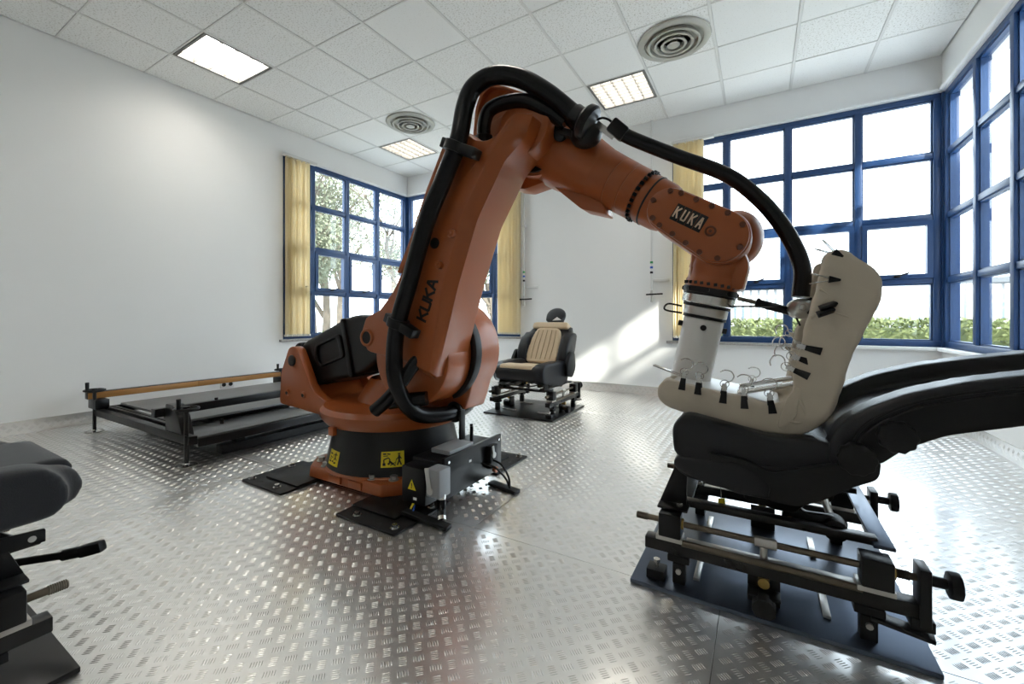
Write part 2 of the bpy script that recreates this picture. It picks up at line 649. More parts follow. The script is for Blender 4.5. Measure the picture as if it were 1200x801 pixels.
# ------------------------------------------------------------------ walls with window openings
T = .22
wl0, wr0, wbl, wbr = 3.13, 3.10, -2.92, -.885    # near ends of the corner windows
gw = G().mm(XL - T, XL, YF, wl0, -.1, ZC + .3).mm(XL - T, XL, wl0, YB + T, -.1, ZS).mm(XL - T, XL, wl0, YB + T, ZT, ZC + .3)
wall_left = struct('wall_left', gw, 'wall')
gw = G().mm(XR, XR + T, YF, wr0, -.1, ZC + .3).mm(XR, XR + T, wr0, YB + T, -.1, ZS).mm(XR, XR + T, wr0, YB + T, ZT, ZC + .3)
wall_right = struct('wall_right', gw, 'wall')
gw = G().mm(wbl, wbr, YB, YB + T, -.1, ZC + .3)
gw.mm(XL, wbl, YB, YB + T, -.1, ZS).mm(wbr, XR, YB, YB + T, -.1, ZS).mm(XL, wbl, YB, YB + T, ZT, ZC + .3).mm(wbr, XR, YB, YB + T, ZT, ZC + .3)
wall_back = struct('wall_back', gw, 'wall')
wall_front = struct('wall_front', G().mm(XL - T, XR + T, YF - T, YF, -.1, ZC + .3), 'wall')

# tread-plate skirting
SK = .105
b = struct('baseboard_left', G().mm(XL, XL + .004, YF, YB, 0, SK), 'plate')
c = obj('tread_bars', tread(-.5, YB, 0, SK, lambda u, v, h: (XL + .004 + h, u, v), .001), 'bar', b)
c['kind'] = 'stuff'
b = struct('baseboard_back', G().mm(XL, XR, YB - .004, YB, 0, SK), 'plate')
c = obj('tread_bars', tread(XL, XR, 0, SK, lambda u, v, h: (u, YB - .004 - h, v), .001), 'bar', b)
c['kind'] = 'stuff'
b = struct('baseboard_right', G().mm(XR - .004, XR, YF, YB, 0, SK), 'plate')
c = obj('tread_bars', tread(1.0, YB, 0, SK, lambda u, v, h: (XR - .004 - h, u, v), .001), 'bar', b)
c['kind'] = 'stuff'

# ------------------------------------------------------------------ suspended ceiling of 600 mm tiles
ceiling = struct('ceiling', G().mm(XL - .2, XR + .2, YF - .2, YB + .2, ZC + .10, ZC + .2), 'void')
GX = [XL] + [-5.13 + .6 * i for i in range(1, 11)] + [XR]
GY = [YF] + [1.138 + .6 * j for j in range(-6, 7)] + [YB]
GY = [YF] + [y for y in GY[1:-1] if y > YF + .1] + [YB]
LIGHTS = [(1, 1.738), (6, 4.138), (1, 4.138), (6, 1.738), (1, -.662), (6, -.662)]
DIFFS = [(7, 3.538), (2, 3.538)]
g = G()
for x in GX[1:-1]:
    g.mm(x - .011, x + .011, YF, YB, ZC, ZC + .03)
for y in GY[1:-1]:
    for x0, x1 in zip(GX[:-1], GX[1:]):
        g.mm(x0 + .011, x1 - .011, y - .006, y + .006, ZC + .001, ZC + .03)
part('ceiling_grid', g, 'tbar', ceiling)
tile_cache = {}
for i in range(len(GX) - 1):
    for j in range(len(GY) - 1):
        x0, x1, y0, y1 = GX[i], GX[i + 1], GY[j], GY[j + 1]
        if any(li == i and abs(ly - y0) < .05 for li, ly in LIGHTS):
            continue
        a, bq = round(x1 - x0 - .026, 3), round(y1 - y0 - .016, 3)
        kind = 'tile_a' if (y0 < 3.2 and random.random() < .72) or random.random() < .2 else 'tile_b'
        key = (a, bq, kind)
        if key not in tile_cache:
            tile_cache[key] = G().mm(-a / 2, a / 2, -bq / 2, bq / 2, 0, .018).mesh('ceiling_tile')
            tile_cache[key].materials.append(M[kind])
        t = bpy.data.objects.new('ceiling_tile', tile_cache[key])
        COL.objects.link(t)
        t.parent = ceiling
        t.location = ((x0 + x1) / 2, (y0 + y1) / 2, ZC + .003 + random.uniform(0, .003))
        t.rotation_euler = (random.uniform(-.002, .002), random.uniform(-.002, .002), 0)
lab = ['recessed ceiling light nearest the left wall, four bright strips', 'recessed ceiling light with square louvre cells beside the large round air diffuser',
       'recessed ceiling light in the far left corner behind the small round air diffuser', 'recessed ceiling light above the robot, out of view overhead',
       'recessed ceiling light behind the camera by the left wall', 'recessed ceiling light behind the camera, above the front seat']
for q, (i, y) in enumerate(LIGHTS):
    x = -5.13 + .6 * i
    cx, cy = x + .3, y + .3
    t = thing('ceiling_light', lab[q], 'ceiling light', (cx, cy, ZC), 'recessed louvre ceiling lights')
    g = G()
    for a, b2, c2, d2 in ((-.285, .285, -.285, -.262), (-.285, .285, .262, .285), (-.285, -.262, -.262, .262), (.262, .285, -.262, .262)):
        g.mm(cx + a, cx + b2, cy + c2, cy + d2, ZC + .001, ZC + .06)
    part('frame', g, 'louvre', t)
    part('lamp_panel', G().mm(cx - .262, cx + .262, cy - .262, cy + .262, ZC + .055, ZC + .06), 'lamp', t)
    nx, ny = (1, 4) if q == 0 else (5, 8)
    for k in range(1, ny):
        yy = cy - .262 + .524 * k / ny
        part('louvre_blade', G().mm(cx - .262, cx + .262, yy - .002, yy + .002, ZC + .006, ZC + .045), 'louvre', t)
    for k in range(1, nx):
        xx = cx - .262 + .524 * k / nx
        part('louvre_blade', G().mm(xx - .002, xx + .002, cy - .262, cy + .262, ZC + .006, ZC + .045), 'louvre', t)
lab = ['large round grey air diffuser with nested rings on the right of the ceiling', 'small-looking round grey air diffuser on the far left of the ceiling']
for q, (i, y) in enumerate(DIFFS):
    cx, cy = -5.13 + .6 * i + .3, y + .3
    t = thing('air_diffuser', lab[q], 'air diffuser', (cx, cy, ZC), 'round ceiling air diffusers')
    dn = (0, 0, -1)
    part('rim', G().lathe((cx, cy, ZC), dn, [(.0, .292), (.012, .285), (.022, .255), (.018, .235), (-.0, .232), (-.0, .292)], 48), 'diff', t)
    part('throat_shade', G().lathe((cx, cy, ZC + .002), dn, [(-.0015, .236), (-.0015, .0)], 40), 'void', t)  # flat disc, coloured dark for the shade inside the diffuser
    for r0, r1, h in ((.212, .194, .034), (.158, .138, .038), (.104, .084, .04)):
        part('cone_ring', G().lathe((cx, cy, ZC), dn, [(.002, r1), (h, r0), (h + .004, r0 - .002), (h + .002, r0 - .02), (.004, r1 - .006), (.002, r1)], 40), 'diff', t)
    part('centre_disc', G().lathe((cx, cy, ZC), dn, [(.0, .02), (.036, .045), (.042, .05), (.044, .035), (.044, 0)], 32), 'diff', t)


# ------------------------------------------------------------------ corner windows
def window(name, fr, us, edge, glassmat='glass', sashes=True):
    """fr(u, z, d): u along wall, d outwards from the inner face; us = mullion centres; edge = (u0, u1)"""
    zs = [ZS + .03, 1.27, 1.845, 2.41, ZT - .025]
    u0, u1 = edge

    def bx(gg, a, b_, z0, z1, d0, d1):
        p = [fr(a, z0, d0), fr(b_, z1, d1)]
        return gg.mm(*[f(p[0][k], p[1][k]) for k in range(3) for f in (min, max)])
    root = struct(name, bx(bx(G(), u0, u1, ZS, ZS + .055, .02, .10), u0, u1, ZT - .05, ZT, .02, .10), 'blue', .004)
    ms = [u0 + .025] + list(us) + [u1 - .025]
    for u in ms:
        part('mullion', bx(G(), u - .028, u + .028, ZS + .055, ZT - .05, .012, .10), 'blue', root, .004)
    for z in zs[1:-1]:
        for a, b_ in zip(ms[:-1], ms[1:]):
            part('transom', bx(G(), a + .028, b_ - .028, z - .024, z + .024, .02, .09), 'blue', root, .003)
    lo = [ZS + .055] + [z + .024 for z in zs[1:-1]]
    hi = [z - .024 for z in zs[1:-1]] + [ZT - .05]
    for a, b_ in zip(ms[:-1], ms[1:]):
        for k in range(4):
            A, B, z0, z1 = a + .028, b_ - .028, lo[k], hi[k]
            if b_ - a < .12:
                continue
            if k == 1 and sashes:          # opening light with its own sash
                s = .042
                gg = G()
                bx(gg, A, B, z0, z0 + s, .004, .07)
                bx(gg, A, B, z1 - s, z1, .004, .07)
                bx(gg, A, A + s, z0 + s, z1 - s, .004, .07)
                bx(gg, B - s, B, z0 + s, z1 - s, .004, .07)
                sash = part('sash', gg, 'blue', root)
                part('pane', bx(G(), A + s, B - s, z0 + s, z1 - s, .045, .053), glassmat, sash)
                mid = (A + B) / 2
                hh = G()
                bx(hh, mid - .022, mid + .022, z0 + .01, z0 + .034, -.014, .004)
                hh.bar(fr(mid - .005, z0 + .022, -.02), fr(mid + .075, z0 + .05, -.055), .014, .014)
                part('window_handle', hh, 'blackm', sash, .003)
            else:
                gg = G()
                s = .012
                bx(gg, A, B, z0, z0 + s, .035, .075)
                bx(gg, A, B, z1 - s, z1, .035, .075)
                bx(gg, A, A + s, z0 + s, z1 - s, .035, .075)
                bx(gg, B - s, B, z0 + s, z1 - s, .035, .075)
                part('glazing_bead', gg, 'blue', root)
                part('pane', bx(G(), A + s, B - s, z0 + s, z1 - s, .05, .058), glassmat, root)
    return root


window('window_1', lambda u, z, d: (XL - d, u, z), [3.56, 4.11, 4.68], (wl0, YB - .0))
window('window_2', lambda u, z, d: (u, YB + d, z), [-4.52, -3.95, -3.38], (XL, wbl))
window('window_3', lambda u, z, d: (u, YB + d, z), [-.32, .25, .82], (wbr, XR))
window('window_4', lambda u, z, d: (XR + d, u, z), [3.53, 4.10, 4.67], (wr0, YB), sashes=False)
g = G().mm(XL - .12, XL + .0, YB, YB + .12, ZS, ZT)
struct('trim_1', g, 'blue', .006)
g = G().mm(XR, XR + .12, YB, YB + .12, ZS, ZT)
struct('trim_2', g, 'blue', .006)
# marble sills, window-head trim
struct('trim_3', G().mm(XL - .02, XL + .045, wl0 - .05, YB, ZS - .03, ZS), 'marble', .004)
struct('trim_4', G().mm(XL + .045, wbl + .05, YB - .045, YB + .02, ZS - .03, ZS), 'marble', .004)
struct('trim_5', G().mm(wbr - .06, .62, YB - .045, YB + .02, ZS - .03, ZS), 'marble', .004)
struct('trim_6', G().mm(.62, XR, YB - .045, YB + .02, ZS - .03, ZS), 'wall', .004)
struct('trim_7', G().mm(XR - .045, XR + .02, wr0 - .05, YB - .045, ZS - .03, ZS), 'wall', .004)
struct('trim_8', G().mm(wbr - .12, XR, YB - .028, YB, ZT + .005, ZT + .03), 'wall', .003)
struct('trim_9', G().mm(XR - .028, XR, wr0, YB - .028, ZT + .005, ZT + .03), 'wall', .003)
struct('trim_10', G().mm(XL, XL + .028, wl0, YB, ZT + .005, ZT + .03), 'wall', .003)
struct('trim_11', G().mm(XL + .028, wbl, YB - .028, YB, ZT + .005, ZT + .03), 'wall', .003)


def blind(label, fr, u0, u1, n, m='blind'):
    t = thing('vertical_blind', label, 'blind', fr((u0 + u1) / 2, ZT, -.06), 'vertical blinds drawn to the window ends')

    def bx(gg, a, b_, z0, z1, d0, d1):
        p = [fr(a, z0, d0), fr(b_, z1, d1)]
        return gg.mm(*[f(p[0][k], p[1][k]) for k in range(3) for f in (min, max)])
    part('headrail', bx(G(), u0 - .02, u1 + .1, ZT - .03, ZT + .003, -.085, -.03), 'pvc', t)
    for k in range(n):
        u = u0 + (u1 - u0) * (k + .5) / n
        tilt = .012 + .006 * math.sin(k * 2.1)
        d0, d1 = -.105 + .004 * math.sin(k * 3), -.017
        gg = G()
        seg = 6
        vs, fs = [], []
        for e in range(seg + 1):
            s_ = e / seg
            uu = u + (s_ - .5) * tilt * 2 + .004 * math.sin(s_ * PI)
            dd = d0 + (d1 - d0) * s_
            vs += [fr(uu, .71, dd), fr(uu, ZT - .035, dd)]
        fs = [(2 * e, 2 * e + 2, 2 * e + 3, 2 * e + 1) for e in range(seg)]
        # give the strip a thickness
        nv = len(vs)
        off = Vector(fr(.0012, 0, 0)) - Vector(fr(0, 0, 0))
        vs += [tuple(Vector(p) + off) for p in vs]
        fs += [tuple(reversed([i + nv for i in f])) for f in fs]
        fs += [(0, 1, nv + 1, nv), (2 * seg, nv + 2 * seg, nv + 2 * seg + 1, 2 * seg + 1)]
        for e in range(seg):
            fs += [(2 * e + 1, 2 * e + 3, nv + 2 * e + 3, nv + 2 * e + 1), (2 * e, nv + 2 * e, nv + 2 * e + 2, 2 * e + 2)]
        gg.add(vs, fs)
        part('slat', gg, m, t)
        part('slat_weight', bx(G(), u - .006, u + .006, .70, .725, -.1, -.025), 'pvc', t)
    return t


blind('cream vertical blind bunched beside the left wall window', lambda u, z, d: (XL - d, u, z), 3.12, 3.45, 12)
blind('cream vertical blind bunched behind the robot arm by the centre of the back wall', lambda u, z, d: (u, YB + d, z), -3.24, -2.90, 12)
blind('cream vertical blind bunched beside the right back window, behind the robot wrist', lambda u, z, d: (u, YB + d, z), -.86, -.54, 12)

# ------------------------------------------------------------------ fittings on the back wall
for (px, top, ztap, ll, gr) in ((-2.838, ZC, 1.24, 'thin conduit drop with blue ring and tap between back wall and the far window blind', 'wall air pipes with taps'),
                                (-1.111, ZC, 1.26, 'thin conduit drop with green and blue rings and tap beside the right back window', 'wall air pipes with taps')):
    t = thing('air_pipe', ll, 'pipe', (px, YB, ztap), gr)
    part('pipe', G().cyl((px, YB - .045, ztap - .02), (px, YB - .045, ZC), .011, n=14), 'pvc', t)
    for k, mname in enumerate(('blackm', 'bluering', 'green')):
        part('ring', G().cyl((px, YB - .045, ztap + .20 + .06 * k), (px, YB - .045, ztap + .225 + .06 * k), .017, n=14), mname, t)
    part('tap_body', G().cyl((px, YB - .045, ztap - .14), (px, YB - .045, ztap + .0), .018, .014, n=14).cyl((px, YB - .06, ztap - .045), (px, YB - .002, ztap - .045), .02, n=14), 'brushed', t)
    part('tap_handle', G().bar((px - .06, YB - .06, ztap - .05), (px + .13, YB - .06, ztap - .045), .018, .018), 'blackm', t, .003)
    part('wall_bracket', G().mm(px + .01, px + .2, YB - .02, YB - .002, ztap + .10, ztap + .135), 'pvc', t, .004)
    part('clip', G().mm(px - .02, px + .02, YB - .06, YB - .002, 2.2, 2.23), 'pvc', t)
solo('socket_plate', G().mm(XL, XL + .012, 2.41, 2.55, .155, .235), 'pvc', 'white double wall socket low on the left wall behind the platform', 'socket', bevel=.003, loc=(XL, 2.48, .155))
for yy in (2.445, 2.515):
    o = part('socket_insert', G().cyl((XL + .012, yy, .195), (XL + .014, yy, .195), .022, n=18), 'blackm', bpy.data.objects['socket_plate'])

# ------------------------------------------------------------------ the robot
BX, BY = -1.93, 1.91
rob = thing('industrial_robot', 'large orange six-axis industrial robot arm with black hoses in the middle of the room', 'robot', (BX, BY, 0))
o8 = [(-.40, -.27), (-.29, -.39), (.29, -.39), (.40, -.27), (.40, .27), (.29, .39), (-.29, .39), (-.40, .27)]
o8b = [(x * .93, y * .93) for x, y in o8]
sh = lambda P_, dx=BX, dy=BY: [(x + dx, y + dy) for x, y in P_]
base = part('base_flange', G().prism(sh(o8), .022, .085, 'z', sh([(x * .985, y * .985) for x, y in o8])), 'orange', rob, .008)
g = G()
g.lathe((BX, BY, 0), (0, 0, 1), [(.08, .412), (.088, .408), (.094, .398)], 48)
part('base_collar', g, 'orange', base)
for k, (x, y) in enumerate(((-.30, -.30), (-.2, -.345), (.18, -.345), (.29, -.30), (.345, -.15), (-.345, -.15), (-.345, .2), (.345, .2))):
    part('base_bolt', G().cyl((BX + x, BY + y, .083), (BX + x, BY + y, .089), .027, n=18).cyl((BX + x, BY + y, .089), (BX + x, BY + y, .108), .019, n=6), 'zinc', base)
for x, y in ((-.06, -.395), (.10, -.393)):
    part('lug', G().mm(BX + x - .05, BX + x + .05, BY + y - .004, BY + y + .04, .03, .07), 'orange', base, .006)
cone = part('base_cone', G().lathe((BX, BY, 0), (0, 0, 1), [(.085, .402), (.10, .398), (.30, .352), (.328, .352)], 64), 'black', rob)
# yellow safety stickers on the cone


def cone_pt(th, z, off=0.):
    r = .398 - (z - .10) * (.046 / .20) + off
    return Vector((BX + r * math.cos(th), BY + r * math.sin(th), z))


def sticker(th0, th1, z0, z1, marks):
    g_ = G()
    n = 8
    vs, fs = [], []
    for of in (.001, .0022):
        for k in range(n + 1):
            th = th0 + (th1 - th0) * k / n
            vs += [cone_pt(th, z0, of), cone_pt(th, z1, of)]
    m_ = 2 * (n + 1)
    for k in range(n):
        fs.append((m_ + 2 * k, m_ + 2 * k + 2, m_ + 2 * k + 3, m_ + 2 * k + 1))
        fs.append((2 * k, 2 * k + 1, 2 * k + 3, 2 * k + 2))
    g_.add(vs, fs)
    st = part('safety_sticker', g_, 'yellow', cone, label='yellow sticker with black pictograms')
    q = G()
    for x0, y0, x1, y1, wd in marks:
        a = cone_pt(th0 + (th1 - th0) * x0, z0 + (z1 - z0) * y0, .0032)
        b_ = cone_pt(th0 + (th1 - th0) * x1, z0 + (z1 - z0) * y1, .0032)
        nn = Vector((a.x - BX, a.y - BY, 0)).normalized()
        q.bar(a, b_, wd, .001, nn)
    part('pictogram', q, 'ink', cone)


walker = [(.78, .88, .78, .80, .012), (.78, .78, .78, .45, .010), (.78, .45, .70, .12, .007), (.78, .45, .87, .12, .007), (.78, .7, .68, .5, .005), (.78, .7, .88, .52, .005)]
arm_pic = [(.08, .2, .2, .2, .014), (.14, .2, .12, .5, .006), (.12, .5, .32, .62, .006), (.32, .62, .4, .45, .005), (.30, .2, .38, .28, .01), (.38, .28, .36, .45, .006), (.36, .4, .52, .2, .01),
           (.08, .86, .22, .86, .008), (.26, .86, .4, .84, .006), (.1, .72, .3, .74, .004), (.44, .3, .62, .1, .006), (.4, .12, .6, .3, .004), (.62, .2, .66, .55, .003)]
sticker(R(-56), R(-38), .142, .220, walker + arm_pic)
sticker(R(-112), R(-96), .118, .196, [(.15, .75, .35, .75, .008), (.2, .55, .4, .5, .006), (.15, .25, .3, .25, .01), (.45, .25, .55, .3, .008), (.62, .2, .8, .25, .008), (.7, .9, .72, .55, .008), (.72, .55, .6, .4, .006),
                                      (.72, .55, .86, .42, .006), (.6, .75, .85, .78, .005), (.2, .4, .3, .4, .006), (.5, .8, .55, .5, .003)])

# rotating column: round table with a rear fork that carries the counterbalance
colm = part('rotating_column', G().lathe((BX, BY, 0), (0, 0, 1), [(.325, .36), (.33, .40), (.36, .425), (.40, .43), (.425, .41), (.43, .0)], 64), 'orange', rob)
part('column_hub', G().lathe((BX, BY + .1, 0), (0, 0, 1), [(.43, .30), (.50, .26), (.56, .22), (.60, .0)], 40), 'orange', colm)
for y0, y1 in ((1.655, 1.715), (2.10, 2.16)):
    pol = rnd([(-2.73, .365), (-2.715, .57), (-2.625, .745), (-2.545, .745), (-2.39, .485), (-2.31, .44), (-2.14, .405), (-1.95, .40), (-1.95, .335), (-2.10, .33), (-2.30, .335), (-2.55, .355)],
              [.03, .03, .04, .05, .05, .05, .03, 0, 0, .02, .03, .03])
    part('fork_plate', G().prism(pol, y0, y1), 'orange', colm, .006)
part('fork_pin', G().cyl((-2.588, 1.645, .655), (-2.588, 1.70, .655), .036, n=28), 'black', colm, .004, label='black pivot cap')
g = G()
for x in (-2.64, -2.47):
    g.cyl((x, 1.648, .445), (x, 1.66, .445), .022, n=20)
part('fork_eyes', g, 'orange', colm, .003)
g = G()
for x in (-2.64, -2.47):
    g.cyl((x, 1.645, .443), (x, 1.65, .443), .011, n=14)
part('fork_eye_screws', g, 'black', colm)
pol = rnd([(-2.68, .42), (-2.62, .50), (-2.50, .50), (-2.40, .425), (-2.1, .39), (-2.1, .34), (-2.6, .355)], .02)
part('rear_floor', G().prism(pol, 1.715, 2.10), 'orange', colm, .004)
part('drain_plug', G().cyl((-2.33, 1.69, .32), (-2.33, 1.69, .36), .022, n=14), 'orange_dk', colm)
part('column_tab', G().mm(-1.99, -1.95, 1.475, 1.50, .30, .345), 'orange', colm, .003)
# far bearing cheek of axis two, with its neck down to the table
J2 = (-1.575, .745)
pol = rnd([(-1.86, .40), (-1.90, .62), (-1.86, .86)], 0)
neck = disc(J2, .285, 30, R(-38), R(205)) + [(-1.88, .55), (-1.90, .42), (-1.40, .42), (-1.37, .50)]
part('bearing_cheek', G().prism(neck, 1.90, 2.10), 'orange', colm, .014, 3)
part('cheek_cap', G().cyl((J2[0], 2.10, J2[1]), (J2[0], 2.20, J2[1]), .24, .21, n=40), 'orange', colm, .01)
part('axis_motor', G().cyl((J2[0], 2.19, J2[1]), (J2[0], 2.42, J2[1]), .085, n=28), 'black', colm, .01)
g = G()
n = 26
vs, fs = [], []
for k in range(n + 1):
    a = R(-62) + R(150) * k / n
    for rr_, yy in ((.292, 1.85), (.292, 1.905), (.255, 1.905), (.255, 1.85)):
        vs.append((J2[0] + rr_ * math.cos(a), yy, J2[1] + rr_ * math.sin(a)))
for k in range(n):
    for e in range(4):
        fs.append((4 * k + e, 4 * k + (e + 1) % 4, 4 * k + 4 + (e + 1) % 4, 4 * k + 4 + e))
fs += [(3, 2, 1, 0), tuple(4 * n + e for e in range(4))]
g.add(vs, fs)
part('buffer_band', g, 'blackm', colm, .004, label='curved black buffer band')

# counterbalance: black moulded cover between fork and link lug
p0, p1 = Vector((-2.60, .62)), Vector((-1.86, .80))
ax = (p1 - p0).normalized()
up = Vector((-ax.y, ax.x))
L_ = lambda a, h: tuple(p0 + ax * a + up * h)
cb_poly = rnd([L_(-.07, -.11), L_(-.06, .10), L_(.05, .15), L_(.30, .180), L_(.48, .205), L_(.62, .195), L_(.73, .12), L_(.77, .03), L_(.74, -.08), L_(.55, -.15), L_(.10, -.16)], .05)
g = G().prism(cb_poly, 1.74, 2.08)
cbal = soft('counterbalance', g, 'blackp', rob, .014, 6, label='black moulded counterbalance cover')
pol = rnd([L_(.14, .02), L_(.17, .10), L_(.42, .12), L_(.43, -.03), L_(.18, -.05)], .03)
g = G()
m_ = len(pol)
cen = Vector((sum(p[0] for p in pol) / m_, sum(p[1] for p in pol) / m_))
inn = [tuple(cen + (Vector(p) - cen) * .80) for p in pol]
vs = [(p[0], 1.742, p[1]) for p in pol] + [(p[0], 1.722, p[1]) for p in pol] + [(p[0], 1.722, p[1]) for p in inn] + [(p[0], 1.742, p[1]) for p in inn]
fs = []
for k in range(m_):
    k2 = (k + 1) % m_
    for e in range(4):
        fs.append((e * m_ + k, e * m_ + k2, ((e + 1) % 4) * m_ + k2, ((e + 1) % 4) * m_ + k))
g.add(vs, fs)
part('cover_rib', g, 'blackp', cbal, .004)
part('cover_flange', G().prism(rnd([L_(.44, .20), L_(.475, .205), L_(.475, -.165), L_(.44, -.16)], .02), 1.725, 2.09), 'blackp', cbal, .006)
part('cover_end', G().prism(rnd([L_(-.11, -.06), L_(-.10, .10), L_(-.03, .15), L_(.02, .15), L_(-.02, -.10)], .03), 1.73, 2.09), 'blackp', cbal, .008)
part('piston_rod', G().cyl((*[(p0 + ax * .6)[0]], 1.80, (p0 + ax * .6)[1]), (-1.80, 1.80, .81), .035, n=20), 'black', cbal)

# link arm (axis two to axis three)
J3 = (-.925, 1.80)
near = [(-1.835, .845), (-1.79, .755), (-1.68, .737), (-1.54, .73), (-1.36, .665), (-1.275, 1.10), (-1.17, 1.40), (-1.02, 1.64), (-.93, 1.735), (-.86, 1.80), (-.875, 1.86), (-.94, 1.885), (-1.05, 1.86), (-1.10, 1.86),
        (-1.19, 1.81), (-1.255, 1.70), (-1.34, 1.545), (-1.46, 1.30), (-1.54, 1.155), (-1.60, 1.06), (-1.70, .965), (-1.80, .93)]
full = [(-1.845, .845), (-1.79, .745), (-1.68, .727), (-1.56, .70), (-1.44, .60), (-1.32, .66), (-1.225, 1.08), (-1.115, 1.38), (-.97, 1.62), (-.87, 1.70), (-.80, 1.79), (-.83, 1.88), (-.925, 1.925), (-1.03, 1.90),
        (-1.11, 1.88), (-1.205, 1.82), (-1.265, 1.70), (-1.35, 1.545), (-1.47, 1.30), (-1.55, 1.155), (-1.61, 1.06), (-1.71, .975), (-1.81, .94)]
near2 = [(-1.835, .845), (-1.79, .755), (-1.68, .737), (-1.54, .73), (-1.36, .665), (-1.275, 1.10), (-1.17, 1.40), (-1.02, 1.64), (-.93, 1.735), (-.875, 1.80), (-.93, 1.775), (-.97, 1.725), (-1.03, 1.705), (-1.09, 1.72),
         (-1.15, 1.775), (-1.205, 1.785), (-1.255, 1.70), (-1.34, 1.545), (-1.46, 1.30), (-1.54, 1.155), (-1.60, 1.06), (-1.70, .965), (-1.80, .93)]
mid2 = [(-1.845, .845), (-1.79, .745), (-1.68, .727), (-1.56, .70), (-1.36, .625), (-1.225, 1.08), (-1.115, 1.38), (-.97, 1.62), (-.87, 1.70), (-.825, 1.80), (-.90, 1.80), (-.97, 1.74), (-1.03, 1.72), (-1.09, 1.735),
        (-1.15, 1.785), (-1.21, 1.79), (-1.265, 1.70), (-1.35, 1.545), (-1.47, 1.30), (-1.55, 1.155), (-1.61, 1.06), (-1.71, .975), (-1.81, .94)]
g = G().prism(rnd(near2, .02, 2), 1.565, 1.615, 'y', rnd(mid2, .02, 2)).prism(rnd(mid2, .02, 2), 1.615, 1.83)
link = part('link_arm', g, 'orange', rob, .006)
part('link_rear_web', G().prism(rnd([(-.97, 1.625), (-.87, 1.70), (-.815, 1.79), (-.84, 1.88), (-.925, 1.922), (-1.03, 1.90), (-1.11, 1.88), (-1.205, 1.82), (-1.22, 1.72)], .02, 2), 1.735, 1.828), 'orange', link, .006)
part('link_hub', G().cyl((J2[0], 1.66, J2[1] - .02), (J2[0], 1.895, J2[1] - .02), .255, n=48), 'orange', link, .012)
part('lug_eye', G().cyl((-1.79, 1.56, .825), (-1.79, 1.572, .825), .035, n=24), 'blackm', link, label='dark bore of the lug')
part('lug_ring', G().torus((-1.79, 1.564, .825), (0, 1, 0), .040, .009, 28, 8), 'orange', link)
for q in ((-1.219, 1.318), (-1.292, 1.178)):
    part('link_plug', G().cyl((q[0], 1.545, q[1]), (q[0], 1.57, q[1]), .020, n=18).cyl((q[0], 1.538, q[1]), (q[0], 1.546, q[1]), .009, n=6), 'orange', link, .003)
part('link_bore', G().cyl((-1.325, 1.561, 1.283), (-1.325, 1.567, 1.283), .026, n=22), 'ink', link, label='black round opening')
# raised border along the rear edge
part('rear_flange', G().prism(rnd([(-1.36, 1.545), (-1.475, 1.30), (-1.555, 1.155), (-1.53, 1.15), (-1.445, 1.30), (-1.335, 1.54), (-1.235, 1.72), (-1.265, 1.72)], .004), 1.548, 1.57), 'orange', link, .003)
g = G()
letters(g, 'KUKA', (-1.383, 1.563, .912), (.37, 0, .93), (-.93, 0, .37), .054, .040, .014, .0125, (0, -1, 0), .002)
part('arm_lettering', g, 'ink', link, label='black block lettering along the arm')
# head of the link around axis three
part('link_head', G().cyl((J3[0], 1.70, J3[1]), (J3[0], 1.835, J3[1]), .13, n=40), 'orange', link, .01)
part('joint_seal', G().cyl((J3[0], 1.83, J3[1]), (J3[0], 1.85, J3[1]), .168, n=48), 'blackm', link, label='dark ring gap at the elbow joint')
g = G()
for k in range(3):
    a = R(-52 + 7 * k)
    g.cyl((J3[0] + .165 * math.cos(a), 1.825, J3[1] + .165 * math.sin(a)), (J3[0] + .165 * math.cos(a), 1.84, J3[1] + .165 * math.sin(a)), .008, n=8)
part('joint_screws', g, 'blackm', link)

# forearm: housing round axis three, cone, tube
FY = 1.95
fa = part('forearm', G().cyl((J3[0], 1.848, J3[1]), (J3[0], 2.09, J3[1]), .185, n=48), 'orange', rob, .012)
D3 = Vector((.83, 0, -.56)).normalized()
A3 = Vector((J3[0], FY, J3[1] - .01))
part('forearm_housing', G().lathe(A3 - D3 * .16, D3, [(0, .0), (0, .13), (.03, .16), (.18, .165), (.33, .160), (.44, .138), (.50, .126)], 48), 'orange', fa)
part('forearm_tube', G().lathe(A3 + D3 * .33, D3, [(0, .12), (.0, .126), (.10, .120), (.103, .117), (.106, .120), (.17, .117), (.173, .114), (.176, .117), (.235, .115), (.235, .0)], 48), 'orange', fa)
g = G()
for k in range(26):
    a = 2 * PI * k / 26
    x = D3.orthogonal().normalized()
    y = D3.cross(x)
    c_ = A3 + D3 * .567 + (x * math.cos(a) + y * math.sin(a)) * .113
    g.cyl(c_, c_ + D3 * .014, .008, n=6)
part('forearm_bolts', g, 'blackm', fa)
g = G().lathe(A3 + D3 * .565, D3, [(0, .10), (.0, .098), (.022, .098), (.022, .108), (.034, .111), (.115, .107), (.14, .10), (.14, .0)], 48)
wr = part('wrist_base', g, 'orange', fa)
part('wrist_seal', G().lathe(A3 + D3 * .618, D3, [(0, .1112), (.004, .1125), (.008, .1112)], 48), 'ink', fa)
# underside rib of the forearm housing
pol = rnd([(-1.09, 1.66), (-1.10, 1.60), (-1.02, 1.58), (-.90, 1.60), (-.72, 1.44), (-.60, 1.40), (-.62, 1.46), (-.80, 1.62), (-.95, 1.70)], .015)
part('forearm_rib', G().prism(pol, 1.90, 2.02), 'orange', fa, .008)
